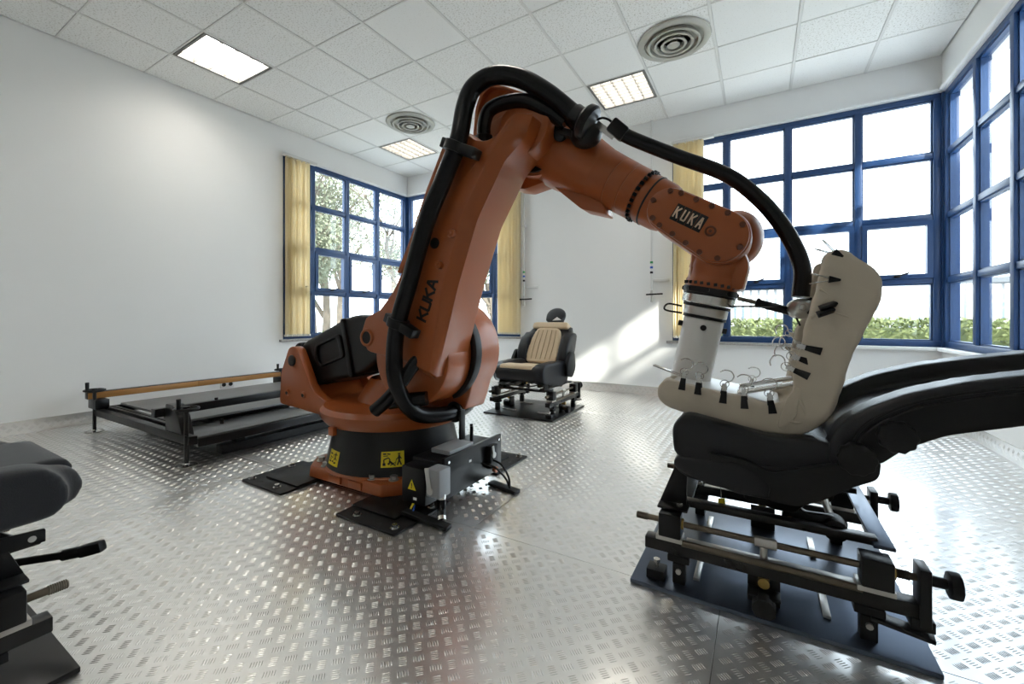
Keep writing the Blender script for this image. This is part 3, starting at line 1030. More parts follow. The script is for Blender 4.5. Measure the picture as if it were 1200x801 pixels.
# axis motors at the rear of the forearm
RR = -D3
x_ = RR.cross(Vector((0, 1, 0))).normalized()
for yy, hh in ((1.90, .05), (2.02, .05), (1.96, -.06)):
    a = Vector((J3[0], yy, J3[1])) + RR * .13 + x_ * hh * -1
    part('motor', G().cyl(a, a + RR * .12, .058, n=24), 'black', fa, .008)
mf = rnd([(-1.27, 1.86), (-1.255, 2.0), (-1.225, 2.075), (-1.17, 2.105), (-1.08, 2.07), (-.95, 1.995), (-.83, 1.90), (-.80, 1.80), (-1.0, 1.72), (-1.2, 1.76)], .025)
part('motor_flange', G().prism(mf, 1.835, 1.86), 'orange', fa, .004)
mi = [tuple(Vector((-1.03, 1.91)) + (Vector(p) - Vector((-1.03, 1.91))) * .93) for p in mf]
g = G()
nn0 = len(mf)
g.add([(p[0], 1.80, p[1]) for p in mf] + [(p[0], 1.84, p[1]) for p in mf] + [(p[0], 1.84, p[1]) for p in mi] + [(p[0], 1.80, p[1]) for p in mi],
      [(e * nn0 + k, e * nn0 + (k + 1) % nn0, ((e + 1) % 4) * nn0 + (k + 1) % nn0, ((e + 1) % 4) * nn0 + k) for e in range(4) for k in range(int(nn0 * .72))])
part('flange_rim', g, 'orange', fa)
for k in range(5):
    q = (-1.087 + .036 * k, 1.832, 2.042 - .0115 * k)
    part('cable_ring', G().torus(q, (.1, 1, -.25), .0155, .0045, 18, 6), 'orange', fa)

# wrist with the oval cover, turned down to the flange
J5 = (-.13, 1.235)
wy0, wy1 = 1.805, 2.06
e0 = (-.315, 1.365)
wrist = part('wrist', G().prism(pill(e0, J5, .088, .105, 20), wy0, wy1), 'orange', rob, .012)
part('wrist_bulge', G().ell((J5[0] + .045, 2.0, J5[1] + .02), (.10, .11, .115), 28, 18), 'orange', wrist)
cov = part('wrist_cover', G().prism(pill(e0, J5, .080, .098, 20), 1.782, 1.806), 'orange', wrist, .006)
dv = Vector((J5[0] - e0[0], J5[1] - e0[1]))
dn_ = dv.normalized()
nn_ = Vector((-dn_.y, dn_.x))
k_pts = []
for k in range(4):
    for sg in (-1, 1):
        r_ = .086 + (.103 - .086) * (k + .35) / 3.7
        k_pts.append(Vector(e0) + dv * (k + .2) / 3.6 + nn_ * sg * (r_ - .017))
for a in (-115, 180, 115):
    k_pts.append(Vector(e0) + (dn_ * math.cos(R(a)) + nn_ * math.sin(R(a))) * .066)
for a in (-60, 0, 60):
    k_pts.append(Vector(J5) + (dn_ * math.cos(R(a)) + nn_ * math.sin(R(a))) * .083)
for p in k_pts:
    part('cover_bolt', G().cyl((p.x, 1.774, p.y), (p.x, 1.784, p.y), .0105, n=12).cyl((p.x, 1.772, p.y), (p.x, 1.776, p.y), .006, n=6), 'orange_dk', cov)
c5 = Vector(e0) + dv * .83 + nn_ * .0
part('cover_cap', G().torus((c5.x, 1.781, c5.y), (0, 1, 0), .017, .004, 24, 6).cyl((c5.x, 1.776, c5.y), (c5.x, 1.783, c5.y), .006, n=12), 'orange_dk', cov)
# black name plate with four light capitals
pc = [Vector((-.309, 1.322)), Vector((-.202, 1.255)), Vector((-.168, 1.311)), Vector((-.274, 1.374))]
ux = (pc[1] - pc[0]).normalized()
uy = Vector((-ux.y, ux.x))
for k, ch in enumerate('KUKA'):
    c0_ = pc[0] + ux * .0322 * k
    pl = [c0_, c0_ + ux * .0305, c0_ + ux * .0305 + uy * .066, c0_ + uy * .066]
    cell = part('name_plate', G().prism([tuple(p) for p in pl], 1.7795, 1.7825), 'ink', cov, .0, label='black plate with one light letter')
    g = G()
    o_ = c0_ + ux * .0075 + uy * .0145
    letters(g, ch, (o_.x, 1.7795, o_.y), (ux.x, 0, ux.y), (uy.x, 0, uy.y), .038, .0155, 0, .0062, (0, -1, 0), .0014)
    part('plate_lettering', g, 'cream', cov)
# hand and flange
D6 = Vector((-.20, 0, -.98)).normalized()
A6 = Vector((J5[0] - .005, 1.92, J5[1]))
hand = part('wrist_hand', G().lathe(A6 + D6 * .03, D6, [(0, .0), (0, .085), (.04, .094), (.085, .097), (.09, .094), (.125, .094), (.135, .098), (.165, .098), (.17, .09), (.17, 0)], 48), 'orange', rob)
part('hand_cheek', G().prism(rnd([(-.24, 1.20), (-.25, 1.06), (-.055, 1.03), (-.03, 1.13), (-.06, 1.22)], .02), 1.86, 1.98), 'orange', hand, .02)
g = G()
x = D6.orthogonal().normalized()
y = D6.cross(x)
for k in range(24):
    a = 2 * PI * k / 24
    c_ = A6 + D6 * .178 + (x * math.cos(a) + y * math.sin(a)) * .0965
    g.box(c_, (.012, .012, .012))
part('hand_slots', g, 'ink', hand)

# hoses
part('cable_hose', G().tube([(-1.50, 2.10, .44), (-1.462, 2.0, .42), (-1.444, 1.85, .412), (-1.495, 1.68, .425), (-1.52, 1.60, .475), (-1.527, 1.53, .575), (-1.524, 1.50, .70), (-1.513, 1.505, .877), (-1.434, 1.51, 1.101), (-1.328, 1.51, 1.374),
                            (-1.227, 1.51, 1.555), (-1.153, 1.52, 1.715), (-1.138, 1.55, 1.875), (-1.108, 1.58, 1.972), (-1.025, 1.62, 2.018), (-.914, 1.66, 1.992), (-.803, 1.69, 1.914), (-.715, 1.72, 1.83), (-.655, 1.74, 1.768)], .041, 18, 8), 'hose', rob)
part('second_hose', G().tube([(-1.118, 1.675, 1.745), (-1.118, 1.675, 1.84), (-1.088, 1.68, 1.905), (-1.003, 1.69, 1.922), (-.902, 1.70, 1.905), (-.805, 1.72, 1.843), (-.735, 1.745, 1.785)], .033, 16, 8), 'hose', rob)
part('hose_nut', G().cyl((-1.118, 1.675, 1.735), (-1.118, 1.675, 1.785), .045, n=8), 'black', rob, .004)
part('front_hose', G().tube([(-1.65, 1.49, .465), (-1.56, 1.52, .55), (-1.47, 1.58, .70), (-1.40, 1.66, .83)], .034, 16, 6), 'hose', rob)
part('floor_hose', G().tube([(-1.62, 1.56, .50), (-1.53, 1.60, .515), (-1.44, 1.64, .525)], .036, 16, 6), 'hose', rob)
part('long_hose', G().tube([(-.515, 1.80, 1.725), (-.47, 1.82, 1.69), (-.295, 1.86, 1.592), (-.115, 1.90, 1.496), (0, 1.92, 1.385), (.082, 1.92, 1.258), (.132, 1.91, 1.12), (.128, 1.90, 1.005)], .029, 16, 8), 'hose', rob)
part('hose_elbow', G().lathe((-.70, 1.735, 1.815), (.60, .10, -.62), [(0, .043), (.01, .05), (.09, .055), (.10, .0)], 28), 'hose', rob)
part('hose_collar', G().lathe((-.655, 1.745, 1.78), (.75, .12, -.55), [(0, .062), (.012, .074), (.035, .076), (.045, .068), (.05, .03), (.05, 0)], 32), 'black', rob)
part('collar_seat', G().ell((-.66, 1.80, 1.735), (.07, .07, .055), 20, 12), 'black', rob)
part('hose_bracket', G().bar((-.83, 1.80, 1.80), (-.70, 1.79, 1.735), .07, .035), 'black', rob, .008)
part('bracket_bolt', G().cyl((-.775, 1.765, 1.75), (-.775, 1.80, 1.76), .028, n=20), 'black', rob, .004)
part('stay_plate', G().bar((-.605, 1.775, 1.765), (-.53, 1.785, 1.695), .002, .028, (.6, 0, .8)), 'steel', rob)
part('hose_coupling', G().bar((-.545, 1.79, 1.755), (-.49, 1.81, 1.70), .062, .062, (.8, 0, .6)), 'black', rob, .01)
part('stay_cable', G().tube([(-.61, 1.77, 1.775), (-.58, 1.78, 1.785), (-.55, 1.785, 1.77), (-.53, 1.79, 1.745)], .005, 8, 5), 'hose', rob)
for c_, d_ in (((-1.505, 1.505, .905), (.35, 0, .9)), ((-1.165, 1.52, 1.69), (.42, 0, .9))):
    d_ = Vector(d_).normalized()
    c_ = Vector(c_)
    q = part('hose_clamp', G().cyl(c_ - d_ * .022, c_ + d_ * .022, .054, n=26).bar(c_ - Vector((.065, 0, -.03)), c_ + Vector((.115, 0, -.055)), .06, .045), 'black', rob, .005)
part('hose_clamp', G().torus((-1.445, 1.87, .412), (.1, 1, 0), .046, .012, 24, 8).mm(-1.40, -1.385, 1.85, 1.89, .27, .43), 'black', rob, .002)

# connector box at the foot of the robot
cb = thing('connector_box', 'black connector box with grey plug and cables bolted to the robot foot', 'connector box', (-1.36, 1.75, 0))
part('long_panel', G().mm(-1.315, -1.295, 1.60, 2.12, .055, .255), 'black', cb, .003)
part('side_box', G().mm(-1.475, -1.33, 1.50, 1.60, .055, .225), 'black', cb, .004)
part('box_body', G().mm(-1.50, -1.315, 1.60, 2.08, .10, .235), 'blackm', cb, .004)
part('top_tray', G().mm(-1.43, -1.31, 1.66, 1.86, .25, .272), 'greyp', cb, .003)
part('plug_housing', G().mm(-1.325, -1.245, 1.50, 1.585, .105, .235), 'greyp', cb, .008, label='grey heavy-duty plug')
part('plug_latch', G().bar((-1.315, 1.494, .24), (-1.298, 1.494, .14), .022, .008, (0, -1, 0)).cyl((-1.297, 1.492, .135), (-1.297, 1.5, .135), .017, n=18), 'lightgrey', cb, .002)
part('gland', G().cyl((-1.265, 1.54, .095), (-1.265, 1.54, .118), .022, n=16), 'steel', cb)
part('plug_cable', G().tube([(-1.265, 1.54, .10), (-1.255, 1.53, .05), (-1.235, 1.505, .022)], .020, 14, 6), 'hose', cb)
part('gland_end', G().cyl((-1.237, 1.508, .026), (-1.227, 1.497, .016), .022, n=16), 'steel', cb)
part('cable_duct', G().bar((-1.42, 1.46, .032), (-1.17, 1.475, .010), .045, .018), 'blackm', cb, .003)
part('earth_wire', G().tube([(-1.41, 1.52, .06), (-1.40, 1.48, .035), (-1.36, 1.46, .03)], .005, 8, 5), 'yellow', cb)
part('earth_wire', G().tube([(-1.39, 1.50, .05), (-1.37, 1.465, .03), (-1.33, 1.458, .028)], .004, 8, 5), 'bluering', cb)
part('sign_triangle', G().prism([(-1.435, .12), (-1.385, .12), (-1.41, .168)], 1.4975, 1.4995), 'yellow', cb, label='yellow warning triangle')
g = G().bar((-1.41, 1.4965, .152), (-1.408, 1.4965, .137), .005, .001, (0, -1, 0)).bar((-1.41, 1.4965, .134), (-1.41, 1.4965, .128), .005, .001, (0, -1, 0))
part('sign_mark', g, 'ink', cb)
part('type_label', G().mm(-1.40, -1.38, 1.4975, 1.4995, .075, .087), 'paper', cb)
part('second_plug', G().mm(-1.295, -1.262, 1.96, 2.03, .10, .225), 'blackm', cb, .004)
part('second_latch', G().cyl((-1.262, 1.985, .175), (-1.255, 1.985, .175), .016, n=16).bar((-1.259, 1.985, .17), (-1.259, 1.975, .225), .014, .006, (1, 0, 0)), 'lightgrey', cb)
part('orange_cap', G().cyl((-1.27, 2.0, .09), (-1.25, 2.0, .09), .016, n=14), 'orange', cb)
for k in range(2):
    part('thin_cable', G().tube([(-1.29, 1.90 + .08 * k, .15), (-1.22, 1.93 + .06 * k, .13), (-1.17, 1.96 + .03 * k, .07), (-1.15, 1.97, .02)], .006, 8, 6), 'hose', cb)
part('cable_duct', G().bar((-1.29, 2.0, .012), (-1.10, 1.965, .010), .05, .018), 'blackm', cb, .003)
for x, y in ((-1.35, 1.90), (-1.38, 1.94)):
    part('spindle', G().cyl((x, y, .25), (x, y, .34), .009, n=12), 'blackm', cb)
for q in ((-1.3, 1.63), (-1.3, 2.09)):
    part('panel_screw', G().cyl((-1.296, q[1], .23), (-1.290, q[1], .23), .007, n=10), 'steel', cb)
part('panel_label', G().mm(-1.2955, -1.294, 1.80, 1.82, .18, .192), 'paper', cb)

# black steel foot plates under the base
fl = ['black steel foot plate on the floor left of the robot base', 'black steel foot plate in front of the robot base, three bolts showing', 'black steel foot plate behind the connector box', 'black steel foot plate behind the robot base']
for q, (sx, sy) in enumerate(((-1, -1), (1, -1), (1, 1), (-1, 1))):
    cx, cy = BX + sx * .41, BY + sy * .41
    t = thing('foot_plate', fl[q], 'steel plate', (cx, cy, 0), 'foot plates under the robot')
    part('plate', G().mm(cx - .19, cx + .19, cy - .19, cy + .19, .0012, .012), 'blackm', t, .002)
    ix, iy = cx - sx * .045, cy - sy * .045
    part('upper_plate', G().mm(ix - .145, ix + .145, iy - .145, iy + .145, .012, .022), 'blackm', t, .002)
    for a, b_ in ((.15, .15), (.15, -.09), (-.09, .15)):
        x, y = cx + sx * a, cy + sy * b_
        part('plate_bolt', G().cyl((x, y, .012), (x, y, .0145), .021, n=18).cyl((x, y, .0145), (x, y, .029), .014, n=6), 'steel', t)
    for a, b_ in ((.06, .15), (.15, .03), (-.15, .06)):
        x, y = cx + sx * a, cy + sy * b_
        part('plate_hole', G().cyl((x, y, .0118), (x, y, .0126), .011, n=14), 'ink', t)


# ------------------------------------------------------------------ adjustable seat rigs (rails along local x, seat looks towards -x)
RCX, RCY = .007, 1.88


def make_rig(label):
    t = thing('seat_rig', label, 'test rig', (RCX, RCY, 0), 'seat test rigs with screw rails')
    x0, x1, y0, y1 = -.392, .405, 1.51, 2.25
    part('floor_plate', G().mm(x0, x1, y0, y1, .0012, .015), 'sky_tint_plate', t, .002)
    for sg in (-1, 1):
        Y = lambda d: RCY + sg * d           # d measured from the centre line outwards
        lo = lambda a, b_: (min(Y(a), Y(b_)), max(Y(a), Y(b_)))
        a, b_ = lo(.275, .325)
        rail = part('slide_rail', G().mm(-.352, .395, a, b_, .115, .155), 'rail', t, .004)
        part('rail_rod', G().cyl((-.23, Y(.318), .158), (.25, Y(.318), .158), .011, n=16), 'rod', rail)
        a, b_ = lo(.27, .30)
        part('rail_strip', G().mm(-.22, .24, a, b_, .155, .160), 'brushed', rail, .001)
        for xx in (-.24, .265):
            a, b_ = lo(.27, .33)
            part('rail_foot', G().mm(xx - .035, xx + .035, a, b_, .092, .115).mm(xx - .02, xx + .02, *lo(.28, .32), .015, .085), 'blackm', rail, .003)
            part('foot_bolt', G().cyl((xx, Y(.328), .06), (xx, Y(.30), .06), .009, n=8), 'zinc', rail)
        a, b_ = lo(.27, .345)
        part('centre_bracket', G().mm(-.035, .055, *lo(.275, .29), .015, .11).mm(-.035, .055, a, b_, .06, .068), 'black', t, .003)
        part('brass_nut', G().cyl((.01, Y(.29), .098), (.01, Y(.325), .098), .016, n=18), 'brass', t)
        part('clamp_knob', G().cyl((.01, Y(.325), .04), (.01, Y(.368), .04), .033, n=10).cyl((.01, Y(.29), .04), (.01, Y(.325), .04), .012, n=12), 'blackm', t, .004)
        # screw spindle with end blocks, bearing plate and hand knob
        sp = part('screw_rod', G().cyl((-.385, Y(.30), .215), (.375, Y(.30), .218), .010, n=14), 'rod', t)
        for x_0, z_0 in ((-.382, .215), (.318, .2175)):
            gg = G()
            for k in range(9):
                gg.torus((x_0 + .0042 * k, Y(.30), z_0), (1, 0, 0), .0105, .0022, 14, 6)
            th_ = part('thread', gg, 'rod', sp)
        part('rod_collar', G().cyl((-.015, Y(.30), .2165), (.045, Y(.30), .2168), .016, n=14).cyl((.01, Y(.30), .105), (.01, Y(.30), .21), .011, n=12), 'brushed', sp)
        for xx in (-.268, .282):
            a, b_ = lo(.265, .335)
            blk = part('slide_block', G().mm(xx - .036, xx + .036, a, b_, .172, .252), 'black', t, .004)
            part('block_shoe', G().mm(xx - .045, xx + .04, *lo(.268, .332), .158, .174), 'brushed', blk, .002)
            part('brass_bush', G().cyl((xx + .034, Y(.30), .216), (xx + .042, Y(.30), .216), .018, n=18), 'brass', blk)
        a, b_ = lo(.265, .335)
        part('bearing_plate', G().mm(.368, .392, a, b_, .10, .255).mm(.35, .40, *lo(.268, .332), .09, .12), 'black', t, .003)
        kn = part('hand_knob', G().cyl((.392, Y(.30), .218), (.43, Y(.30), .218), .014, n=14).cyl((.43, Y(.30), .218), (.455, Y(.30), .218), .036, n=10), 'blackm', t, .005)
        # carriage bar under the seat with tower and link
        a, b_ = lo(.195, .235)
        part('carriage_bar', G().mm(-.30, .30, a, b_, .252, .275), 'rail', t, .003)
        pol = [(-.315, .262), (-.225, .262), (-.222, .40), (-.262, .40)]
        part('front_tower', G().prism(pol, *lo(.235, .25)).mm(-.315, -.215, *lo(.195, .30), .254, .264), 'blackm', t, .003)
        part('tower_bolt', G().cyl((-.245, Y(.27), .264), (-.245, Y(.27), .276), .011, n=6), 'steel', t)
        # bent lever that carries the cushion
        part('seat_lever', G().prism(rnd([(.06, .40), (.115, .40), (.105, .32), (.125, .29), (.20, .295), (.235, .275), (.235, .235), (.20, .225), (.075, .235), (.06, .26), (.075, .31)], .015), *lo(.15, .175)), 'black', t, .005)
        part('lever_pin', G().cyl((.085, Y(.14), .255), (.085, Y(.185), .255), .014, n=14), 'brass', t)
        part('lever_roller', G().cyl((.205, Y(.13), .258), (.205, Y(.20), .258), .034, n=20), 'blackm', t, .004)
        part('cross_shaft', G().cyl((.205, Y(.0), .258), (.205, Y(.13), .258), .012, n=12), 'rod', t)
        part('guide_strip', G().mm(.165, .185, *lo(.12, .27), .016, .026), 'brushed', t, .001)
        part('guide_strip', G().mm(-.20, -.18, *lo(.12, .27), .016, .026), 'brushed', t, .001)
    part('cross_plate', G().mm(.285, .335, RCY - .26, RCY + .34, .256, .268), 'sky_tint_plate', t, .002)
    part('cross_plate', G().mm(-.30, -.22, RCY - .25, RCY + .25, .24, .252), 'blackm', t, .002)
    part('upper_rod', G().cyl((-.30, RCY + .10, .30), (.30, RCY + .10, .30), .010, n=12), 'rail', t)
    part('tab_plate', G().bar((.27, 1.575, .085), (.40, 1.56, .075), .05, .012), 'black', t, .003)
    stop = part('stop_block', G().mm(-.345, -.285, 1.545, 1.605, .015, .048), 'blackm', t, .003)
    part('stop_screw', G().cyl((-.315, 1.575, .048), (-.315, 1.575, .066), .007, n=10).cyl((-.315, 1.575, .066), (-.315, 1.575, .075), .012, n=6), 'steel', stop)
    return t


rig = make_rig('black steel seat rig under the reclined black seat, its floor plate coloured blue for reflected sky')


def seat_shell(prefix, lean, beige, base, up_=0.):
    """separate seat for the far and front rigs: local frame as the right rig, looks towards -x"""
    t = thing(*base)
    cx, cy = RCX, RCY
    up = 'beige' if beige else 'fabricb'
    sh_ = 'leather' if beige else 'fabricb'
    hw = .29
    # cushion: side bolsters and a raised front lip
    g_ = G()
    pol = rnd([(-.31, .33 + up_ * .5), (-.33, .42), (-.30, .475), (-.18, .475), (.05, .445), (.22, .44), (.25, .36), (.1, .31 + up_ * .6), (-.12, .30 + up_ * .7)], .05)
    g_.prism(pol, cy - hw + .05, cy + hw - .05)
    for sg in (-1, 1):
        a, b_ = sorted((cy + sg * (hw - .11), cy + sg * hw))
        g_.prism(rnd([(-.27, .31 + up_ * .6), (-.29, .43), (-.24, .50), (0, .505), (.20, .50), (.26, .42), (.22, .27 + up_), (.05, .25 + up_), (-.12, .28 + up_)], .05), a, b_)
    cu = soft('cushion', g_, sh_, t, .014, 8)
    g_ = G().prism(rnd([(-.325, .44), (-.30, .488), (-.17, .486), (.05, .458), (.20, .452), (.20, .43), (-.2, .44)], .02), cy - .185, cy + .185)
    soft('cushion_panel', g_, up, cu, .01, 6)
    # backrest leaning back by lean degrees about the hinge
    hx, hz = cx + .20, .44
    q = Matrix.Rotation(R(lean), 3, 'Y')

    def tilt(gg):
        gg.v = [tuple(q @ (Vector(p) - Vector((hx, 0, hz))) + Vector((hx, 0, hz))) for p in gg.v]
        return gg
    H_ = .47
    g_ = G()
    side = rnd([(hx - .04, hz - .04), (hx - .06, hz + .12), (hx - .05, hz + .30), (hx - .02, hz + H_ - .02), (hx + .06, hz + H_), (hx + .085, hz + .25), (hx + .09, hz - .02), (hx + .03, hz - .08)], .04)
    g_.prism(side, cy - .23, cy + .23)
    outline = rnd([(cy - .26, hz - .08), (cy - .31, hz + .10), (cy - .30, hz + .28), (cy - .21, hz + H_), (cy + .21, hz + H_), (cy + .30, hz + .28), (cy + .31, hz + .10), (cy + .26, hz - .08)], .07)
    g_.prism(outline, hx - .02, hx + .07, 'x')
    for sg in (-1, 1):
        a, b_ = sorted((cy + sg * .19, cy + sg * .30))
        g_.prism(rnd([(hx - .06, hz - .02), (hx - .115, hz + .14), (hx - .10, hz + .27), (hx - .03, hz + .38), (hx + .05, hz + .38), (hx + .06, hz - .02)], .04), a, b_)
    bk = soft('backrest', tilt(g_), sh_, t, .014, 8)
    g_ = G().prism(rnd([(cy - .175, hz + .0), (cy - .185, hz + .14), (cy - .17, hz + .30), (cy - .13, hz + .40), (cy + .13, hz + .40), (cy + .17, hz + .30), (cy + .185, hz + .14), (cy + .175, hz + .0)], .04), hx - .075, hx - .02, 'x')
    pn = soft('back_panel', tilt(g_), up, bk, .010, 6)
    if beige:
        for k in range(5):
            yy = cy - .11 + .055 * k
            pts = [(hx - .078, yy * 1.0, hz + .03), (hx - .079, cy + (yy - cy) * 1.05, hz + .2), (hx - .077, cy + (yy - cy) * .95, hz + .37)]
            part('stitch_line', tilt(G().tube(pts, .0035, 6, 5)), 'piping', pn)
        g_ = G().prism(rnd([(cy - .225, hz + .405), (cy - .21, hz + H_ + .012), (cy + .21, hz + H_ + .012), (cy + .225, hz + .405)], .03), hx - .062, hx + .03, 'x')
        soft('shoulder_panel', tilt(g_), up, bk, .012, 5)
    g_ = G()
    g_.ell((hx + .02, cy, hz + H_ + .125), (.06, .12, .10), 24, 16)
    g_.mm(hx - .02, hx + .06, cy - .10, cy + .10, hz + H_ + .05, hz + H_ + .12)
    hr = soft('headrest', tilt(g_), sh_ if not beige else 'fabricb', t, .012, 8)
    gg = G()
    for sg in (-1, 1):
        gg.cyl((hx + .02, cy + sg * .06, hz + H_ - .03), (hx + .02, cy + sg * .06, hz + H_ + .08), .007, n=10)
    part('headrest_posts', tilt(gg), 'steel', hr)
    if beige:
        part('paper_tag', tilt(G().add([(hx - .036, cy - .11, hz + H_ + .045), (hx - .036, cy - .0, hz + H_ + .04), (hx - .040, cy - .05, hz + H_ + .082), (hx - .034, cy - .11, hz + H_ + .045), (hx - .034, cy - .0, hz + H_ + .04), (hx - .038, cy - .05, hz + H_ + .082)],
                              [(0, 1, 2), (5, 4, 3), (0, 3, 4, 1), (1, 4, 5, 2), (2, 5, 3, 0)])), 'paper', hr, label='white paper tag')
    # hinge covers, recliner lever and underframe
    for sg in (-1, 1):
        a, b_ = sorted((cy + sg * .305, cy + sg * .345))
        part('hinge_cover', G().prism(rnd([(.10, .36), (.12, .50), (.20, .60), (.27, .58), (.29, .42), (.22, .33)], .04), a, b_), 'plastic', t, .008)
        a, b_ = sorted((cy + sg * .20, cy + sg * .23))
        part('underframe_rail', G().mm(-.24, .24, a, b_, .277, .31), 'black', t, .003)
        part('frame_strut', G().bar((-.20, cy + sg * .215, .29), (-.12, cy + sg * .215, .36), .02, .03), 'black', t, .003)
        part('frame_strut', G().bar((.14, cy + sg * .215, .29), (.18, cy + sg * .215, .40), .02, .03), 'black', t, .003)
    if beige:
      part('release_bar', G().tube([(-.24, cy - .2, .30), (-.34, cy - .16, .30), (-.34, cy + .16, .30), (-.24, cy + .2, .30)], .007, 8, 4), 'black', t)
    return t


seat_b = seat_shell('far', 29, True, ('car_seat', 'beige and black leather car seat with headrest standing by the back wall', 'car seat', (RCX, RCY, 0), 'car seats on test rigs'))
seat_l = seat_shell('front', 22, False, ('car_seat', 'black fabric car seat cushion cut off by the left edge of the picture', 'car seat', (RCX, RCY, 0), 'car seats on test rigs'), .07)
rig_b = copy_tree(rig)
rig_b['label'] = 'black steel seat rig under the beige seat by the back wall'
rig_l = copy_tree(rig)
rig_l['label'] = 'black steel seat rig cut off by the left edge of the picture'
for rg in (rig_b, rig_l):  # same plates in black, without the painted sky reflection
    for ch in rg.children:
        if ch.name.startswith('floor_plate') or ch.name.startswith('cross_plate'):
            ch.data = ch.data.copy()
            ch.data.materials.clear()
            ch.data.materials.append(M['black'])
for o, loc, rz in ((rig_b, (-1.955, 3.87, 0), 90), (seat_b, (-1.975, 3.84, 0), 86), (rig_l, (-1.90, -.01, 0), -90), (seat_l, (-1.90, .10, .04), -90)):
    o.location = loc
    o.rotation_euler = (0, 0, R(rz))
# the front seat's adjusting lever
g = G().cyl((-1.98, .28, .19), (-1.80, .42, .215), .011, n=12).tube([(-1.80, .42, .215), (-1.755, .455, .225)], .016, 12, 1)
lv = solo('adjusting_lever', g, 'blackm', 'black adjusting lever with grip sticking out under the cut-off seat', 'lever', loc=(-1.9, .3, .19))
part('grip', G().bar((-1.765, .447, .222), (-1.715, .487, .237), .03, .034), 'blackm', lv, .008)

bq_ = part('holed_bracket', G().prism(rnd([(-.24, .295), (-.24, .33), (-.04, .345), (-.04, .30)], .006), RCY + .262, RCY + .270).mm(-.24, -.21, RCY + .20, RCY + .27, .295, .303), 'blackm', None, .002)
bq_.data.transform(Matrix.Translation((-RCX, -RCY, 0)))
bq_.parent = seat_l
bh = part('bracket_hole', G().cyl((-.215, RCY + .270, .312), (-.215, RCY + .2715, .312), .008, n=12), 'lightgrey', None)
bh.data.transform(Matrix.Translation((-RCX, -RCY, 0)))
bh.parent = bq_

# ------------------------------------------------------------------ reclined black seat under the dummy
sr = thing('car_seat', 'black leather car seat reclined almost flat under the beige dummy', 'car seat', (RCX, RCY, 0), 'car seats on test rigs')
n0, n1 = 1.60, 2.14
g = G().prism(rnd([(-.265, .43), (-.275, .545), (-.24, .575), (-.14, .55), (.03, .512), (.20, .53), (.27, .49), (.2, .42), (-.1, .42)], .04), n0, n1)
for a, b_ in ((n0, n0 + .09), (n1 - .09, n1)):
    g.prism(rnd([(-.265, .44), (-.27, .55), (-.23, .595), (-.12, .575), (.04, .545), (.16, .56), (.25, .52), (.2, .43)], .04), a, b_)
cu = soft('cushion', g, 'leather', sr, .012, 13)
g = G().prism(rnd([(-.262, .445), (-.268, .405), (-.235, .372), (-.05, .343), (.09, .348), (.17, .395), (.26, .46), (.27, .50), (.1, .47), (-.1, .455)], .03), n0 - .004, n1 + .004)
lower = soft('cushion_skirt', g, 'leather', sr, .012, 12)
# moulded side valance with its curved upper edge
for a, b_, s_ in ((n0 - .022, n0 + .02, 1), (n1 - .02, n1 + .022, -1)):
    pol = rnd([(-.155, .475), (-.04, .47), (.03, .44), (.10, .465), (.20, .50), (.27, .50), (.295, .525), (.29, .47), (.22, .43), (.165, .385), (.10, .35), (.02, .352), (.03, .40), (-.01, .435), (-.08, .46)], .02)
    part('side_valance', G().prism(pol, a, b_), 'plastic', sr, .008, 3)
g = G()
bp = [(.17, .50), (.185, .575), (.215, .625), (.28, .675), (.36, .72), (.48, .762), (.60, .79), (.76, .82), (.90, .84), (.97, .80), (.94, .735), (.80, .70), (.60, .66), (.43, .61), (.335, .555), (.275, .49), (.22, .45)]
for a, b_ in ((n0 - .012, n0 + .105), (n1 - .105, n1 + .012)):
    g.prism(rnd(bp, .025), a, b_)
mp = [(.19, .50), (.22, .57), (.30, .635), (.42, .685), (.60, .73), (.78, .765), (.93, .79), (.95, .75), (.80, .71), (.60, .67), (.43, .62), (.30, .53)]
g.prism(rnd(mp, .02), n0 + .06, n1 - .06)
bk = soft('backrest', g, 'leather', sr, .012, 5)
# side shell panel of the backrest with a raised seam
bs = [(.235, .52), (.245, .585), (.29, .635), (.37, .685), (.48, .722), (.60, .748), (.78, .775), (.90, .79), (.93, .765), (.80, .715), (.60, .668), (.43, .615), (.345, .565), (.29, .51)]
for a, b_ in ((n0 - .024, n0 - .004), (n1 + .004, n1 + .024)):
    part('back_side_panel', G().prism(rnd(bs, .02), a, b_), 'plastic', bk, .007, 3)
seam = [(x, n0 - .014, z + .012) for x, z in bs[1:8]]
part('seam_piping', G().tube([(.225, n0 - .014, .53)] + seam, .0045, 8, 5), 'plastic', bk)
for kx, kz, kr in ((.325, .60, .043), (.238, .525, .045)):
    g = G()
    pts = []
    for k in range(60):
        a = 2 * PI * k / 60
        rr_ = kr * (1 + .045 * math.cos(a * 10))
        pts.append((kx + rr_ * math.cos(a), kz + rr_ * math.sin(a)))
    g.prism(pts, n0 - .05, n0 - .022)
    part('recliner_knob', g, 'plastic', bk, .004)
part('headrest', G().ell((1.06, RCY, .865), (.10, .14, .06), 24, 14), 'leather', sr)
part('headrest_posts', G().cyl((.93, RCY - .07, .80), (1.02, RCY - .07, .85), .008, n=10).cyl((.93, RCY + .07, .80), (1.02, RCY + .07, .85), .008, n=10), 'steel', sr)
part('seat_bracket', G().prism(rnd([(-.05, .30), (-.04, .37), (.13, .37), (.14, .33), (.10, .285), (.05, .28)], .012), n0 + .10, n0 + .13), 'black', sr, .004)
part('seat_bracket', G().prism(rnd([(-.05, .30), (-.04, .37), (.13, .37), (.14, .33), (.10, .285), (.05, .28)], .012), n1 - .13, n1 - .10), 'black', sr, .004)
